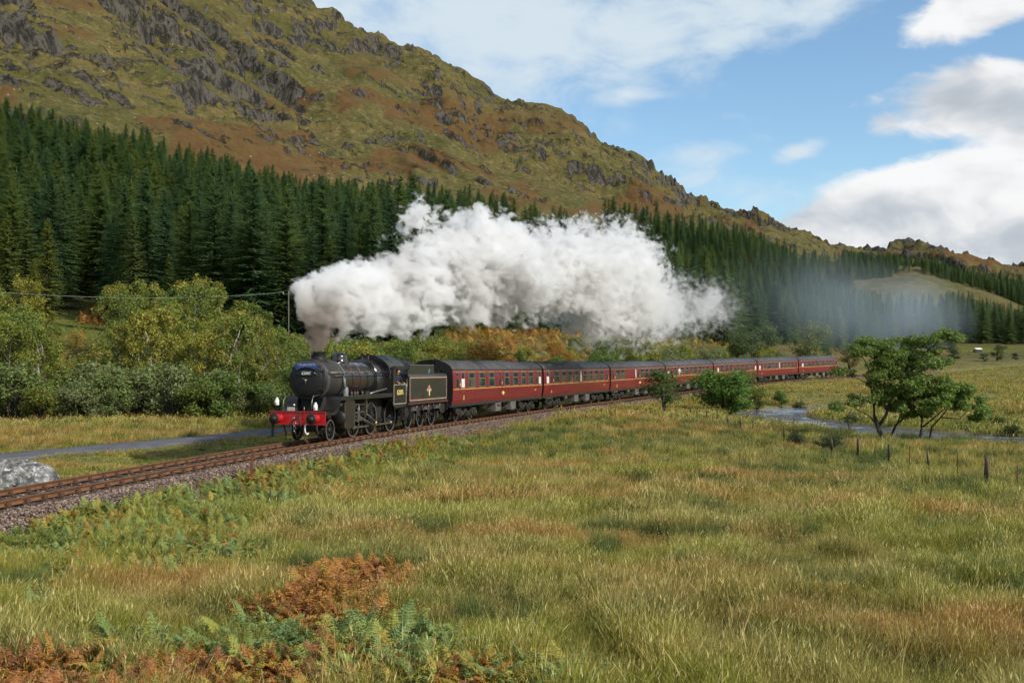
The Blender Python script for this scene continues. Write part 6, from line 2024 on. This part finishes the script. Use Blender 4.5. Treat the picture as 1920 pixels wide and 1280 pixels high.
# stones at the river edge
for i, (x, y, s, l) in enumerate(((1500, 790, .45, 'small grey stone on the inner bank of the river bend'), (1530, 796, .6, 'wide low stone on the gravel by the river bend'), (1478, 786, .35, 'smallest stone at the tip of the river bend'), (1565, 803, .5, 'rounded stone just upstream of the sapling'))):
    p = gp(x, y); st = link('river_stone', mm, None, (p.x, p.y, p.z + .05)); st.scale = (s, s * .8, s * .6); st.rotation_euler = (0, 0, i * 1.3); tag(st, l, 'stone', 'stones at the river bend')

# utility pole and its wire
pp = at_depth(541, 118)
pole = empty('utility_pole', pp); tag(pole, 'thin grey utility pole standing before the dark spruces', 'utility pole')
hp = CAMZ + (660 - 545) * 118 / FPX - pp.z
M['pole'] = simple_mat('grey_pole', (.12, .11, .09), .8, scale=4)
MB().tube([(0, 0, -.5), (0, 0, hp)], [.08, .06], 8).build('pole', M['pole'], pole)
MB().box((0, 0, hp - .35), (1.3, .06, .06)).build('cross_arm', M['pole'], pole)
w = MB()
for x in (-.6, .6): w.lathe([(.03, 0), (.05, .05), (.05, .12), (0, .15)], (x, 0, hp - .30), (0, 0, 1), 8)
w.build('insulator', M['white'], pole)
a = Vector((pp.x - .6, pp.y, pp.z + hp - .15)); b = Vector((-48, 78, CAMZ + (660 - 522) * 78 / FPX))
wv = [a.lerp(b, t) - Vector((0, 0, 1.0 * 4 * t * (1 - t))) for t in np.linspace(0, 1, 24)]
M['wire'] = simple_mat('wire_grey', (.35, .45, .38), .5, .3)
wr = MB().tube(wv, .013, 4, smooth=False).build('overhead_wire', M['wire']); tag(wr, 'pale overhead wire stretched across the dark spruces from the pole', 'wire')

# small white building far across the field
fp = at_depth(1833, 400)
hb_ = empty('farm_shed', fp, .25); tag(hb_, 'tiny white roofed shed across the far field beside a bushy tree', 'shed')
MB().box((0, 0, .3), (2.4, 2.0, 1.6)).build('wall', M['post'], hb_)
MB().prism([(-1.2, 1.1), (0, 1.65), (1.2, 1.1), (1.2, 1.03), (-1.2, 1.03)], -1.35, 1.35).build('roof', M['white'], hb_)
MB().box((-.6, -1.01, .4), (.7, .03, 1.1)).build('door', M['underframe'], hb_)
MB().box((.6, -1.01, .65), (.6, .03, .5)).build('window', M['soot'], hb_)
# ------------------------------------------------------------------ steam and drifting smoke
def at_px(x, y, d):
    v = px_dir(x, y); s = d / v.y
    return Vector((v.x * s, d, CAMZ + v.z * s))


PO = at_px(594, 650, 47.2)                       # mouth of the chimney
AX = Vector((38.6, 93.0, 0)).normalized()        # the train's own way back
PLEN = 108.0


def plume_pt(s): return PO + AX * s


TOPS = [(-2.2, 575, 560), (-1, 585, 512), (.5, 600, 500), (2.5, 650, 483), (5, 701, 470), (7.5, 747, 452), (10, 790, 430), (15, 866, 410), (20, 931, 408), (25, 987, 428), (30, 1037, 424), (40, 1120, 424), (46, 1160, 428), (50, 1186, 485), (60, 1241, 515), (70, 1286, 518), (80, 1324, 520), (90, 1358, 520), (100, 1386, 545), (107, 1400, 570)]
BOTS = [(-2.2, 575, 600), (-1, 585, 640), (.5, 600, 652), (2.5, 650, 640), (5, 701, 624), (7.5, 747, 634), (10, 790, 614), (15, 866, 596), (20, 931, 626), (25, 987, 600), (30, 1037, 602), (40, 1120, 630), (46, 1160, 642), (50, 1186, 640), (60, 1241, 640), (70, 1286, 636), (80, 1324, 632), (90, 1358, 622), (100, 1386, 608), (107, 1400, 590)]


def zz(s, y): return CAMZ + (660 - y) * plume_pt(s).y / FPX


CEN = [(s, (zz(s, a[2]) + zz(s, b[2])) / 2 - PO.z) for (s, _, _), a, b in zip(TOPS, TOPS, BOTS)]
RAD = [(s, max(.35, (zz(s, a[2]) - zz(s, b[2])) / 2)) for (s, _, _), a, b in zip(TOPS, TOPS, BOTS)]
ss2 = np.linspace(-3.2, 110, 46)
cen = np.interp(ss2, [c[0] for c in CEN], [c[1] for c in CEN]); rad = np.interp(ss2, [c[0] for c in RAD], [c[1] for c in RAD])
rad[0] = .2; rad[-1] = .3
V = []; n = 20
for s, c, r_0 in zip(ss2, cen, rad):
    for k in range(n):
        a = 2 * PI * k / n
        V.append((s, math.cos(a) * r_0 * 1.30, c + math.sin(a) * (r_0 * 1.34 + (1.6 * math.exp(-((s - 9) / 4.0) ** 2) if math.sin(a) > 0 else 0))))
F = []
for i in range(len(ss2) - 1):
    for k in range(n): F.append((i * n + k, (i + 1) * n + k, (i + 1) * n + (k + 1) % n, i * n + (k + 1) % n))
F += [(k, (k + 1) % n, n // 2, n // 2) for k in range(0)]
me = bpy.data.meshes.new('steam_plume')
V += [(ss2[0] - .1, 0, cen[0]), (ss2[-1] + .1, 0, cen[-1])]
tri = [(k, (k + 1) % n, len(V) - 2) for k in range(n)] + [((len(ss2) - 1) * n + (k + 1) % n, (len(ss2) - 1) * n + k, len(V) - 1) for k in range(n)]
me.from_pydata(V, [], [tuple(f) for f in F] + tri)
bm = bmesh.new(); bm.from_mesh(me); bmesh.ops.recalc_face_normals(bm, faces=bm.faces); bm.to_mesh(me); bm.free()
plume = link('steam_plume', me, None, PO, math.atan2(AX.y, AX.x))
m, g, out = new_mat('steam')
oc = g.n('ShaderNodeTexCoord').outputs['Object']
x, y, z = g.xyz(oc)
c_ = g.m('SUBTRACT', g.curve(x, [(s, c + 5) for s, c in CEN], -2.2, 107), 5.0)
r_1 = g.curve(x, RAD, -2.2, 107)
v_ = g.m('DIVIDE', g.m('SUBTRACT', z, c_), r_1); u_ = g.m('DIVIDE', y, g.m('MULTIPLY', r_1, g.curve(x, [(-2.2, .25), (-.5, .34), (1, .50), (4, .85), (12, .95), (107, .95)], -2.2, 107)))
rr_ = g.m('SQRT', g.m('ADD', g.m('MULTIPLY', u_, u_), g.m('MULTIPLY', v_, v_)))
sp_ = g.vm('MULTIPLY', oc, (.62, 1, 1))
nb = g.noise(sp_, .34, 1, .5)
wp = g.vm('ADD', sp_, g.vm('SCALE', g.vm('SUBTRACT', g.noise(sp_, .8, 2, .5, color=True), (.5, .5, .5)), scale=.9))
cell = g.m('SUBTRACT', .50, g.m('ADD', g.m('MULTIPLY', g.vor(wp, .40, 'SMOOTH_F1'), .75), g.m('MULTIPLY', g.vor(wp, .95, 'F1'), .42)))                     # rounded puffs
nf = g.noise(wp, 1.7, 4, .62)
val0 = g.m('ADD', g.m('SUBTRACT', g.curve(x, [(-3, .84), (45, .80), (58, .62), (85, .50), (108, .30)], -3, 108), rr_), g.m('ADD', g.m('MULTIPLY', g.m('SUBTRACT', nb, .5), 1.1), g.m('MULTIPLY', cell, .85)))
val0 = g.m('SUBTRACT', val0, g.m('MULTIPLY', g.ss(x, -1.2, -2.6), 2.0))
pf = at_px(778, 410, 56.0) - PO; pf = (pf.dot(AX), pf.dot(Vector((-AX.y, AX.x, 0))), pf.z)      # a small loose puff above the plume
pd = g.vm('LENGTH', g.vm('MULTIPLY', g.vm('SUBTRACT', oc, pf), (.55, .80, .62)))
val0 = g.m('MAXIMUM', val0, g.m('ADD', g.m('SUBTRACT', .42, pd), g.m('MULTIPLY', cell, .5)))
# the column that leaves the chimney
ccx = g.m('SUBTRACT', x, g.m('ADD', .0, g.m('MULTIPLY', z, .10)))
crr = g.m('DIVIDE', g.m('SQRT', g.m('ADD', g.m('MULTIPLY', ccx, ccx), g.m('MULTIPLY', y, y))), g.m('ADD', .40, g.m('MULTIPLY', g.m('MAXIMUM', z, 0), .30)))
colv = g.m('SUBTRACT', g.m('SUBTRACT', 1.0, crr), g.m('ADD', g.ss(z, -.05, -.3), g.ss(z, 2.6, 3.6)))
amp = g.m('ADD', g.ss(x, 2, 75, 1.15, 2.9), g.m('MULTIPLY', g.ss(pd, 1.6, 1.0), 1.1))
val = g.m('ADD', g.m('MAXIMUM', val0, g.m('MULTIPLY', colv, .8)), g.m('MULTIPLY', g.m('MULTIPLY', g.m('SUBTRACT', nf, .5), 1.5), amp))
end = g.ss(x, 108, 80)
dens = g.m('MULTIPLY', g.ss(val, 0.02, .22), end)
gap = g.ss(g.noise(sp_, .55, 3, .6, .6), .44, .60)
dens = g.m('MULTIPLY', dens, g.m('ADD', g.m('MULTIPLY', g.m('SUBTRACT', gap, 1.0), g.ss(x, 42, 70)), 1.0))
dens = g.m('MULTIPLY', dens, g.curve(x, [(-3, 5.0), (3, 4.5), (20, 2.8), (42, 1.5), (54, .75), (70, .5), (85, .30), (108, .12)], -3, 108))
near = g.m('MULTIPLY', g.ss(x, 2.4, .1), g.ss(z, 2.8, .3))
col = g.mix(near, g.mix(g.ss(nb, .35, .6), (.90, .893, .882), (.975, .975, .972)), (.46, .39, .34))
pv = g.n('ShaderNodeVolumePrincipled'); g.put(pv.inputs['Color'], col); g.put(pv.inputs['Density'], dens); pv.inputs['Anisotropy'].default_value = .15
g.nt.links.new(pv.outputs[0], out.inputs['Volume'])
me.materials.append(m); m.cycles.volume_step_rate = .07 if hasattr(m.cycles, 'volume_step_rate') else 1
tag(plume, 'billowing white steam plume trailing back from the engine chimney', 'steam')

# thin blue smoke drifting beyond the tail of the plume
SP = [(1330, 150), (1420, 185), (1520, 225), (1640, 270), (1760, 310), (1830, 330)]
P0 = at_px(1330, 580, 150); P1 = at_px(1810, 600, 320)
ax2 = (P1 - P0); L_ = Vector((ax2.x, ax2.y, 0)).length
bm = bmesh.new(); bmesh.ops.create_icosphere(bm, subdivisions=4, radius=1)
for v in bm.verts:
    v.co = Vector((v.co.x * (L_ / 2 + 12), v.co.y * 14, v.co.z * 12.5))
me = bpy.data.meshes.new('drifting_smoke'); bm.to_mesh(me); bm.free()
mid_ = (P0 + P1) / 2
smk = link('drifting_smoke', me, None, (mid_.x, mid_.y, mid_.z + 1.5), math.atan2(ax2.y, ax2.x))
m, g, out = new_mat('thin_smoke')
oc = g.n('ShaderNodeTexCoord').outputs['Object']
q = g.vm('LENGTH', g.vm('MULTIPLY', oc, (1 / (L_ / 2 + 12), 1 / 14, 1 / 12.5)))
nn_ = g.noise(oc, .055, 4, .6)
dens = g.m('MULTIPLY', g.m('MULTIPLY', g.ss(q, 1.0, .15), g.ss(nn_, .25, .75)), .017)
pv = g.n('ShaderNodeVolumePrincipled'); pv.inputs['Color'].default_value = (.60, .72, .84, 1); g.put(pv.inputs['Density'], dens); pv.inputs['Anisotropy'].default_value = .1
g.nt.links.new(pv.outputs[0], out.inputs['Volume'])
me.materials.append(m)
if hasattr(m.cycles, 'volume_step_rate'): m.cycles.volume_step_rate = .5
tag(smk, 'thin blue grey smoke drifting low before the forest past the last coaches', 'smoke')
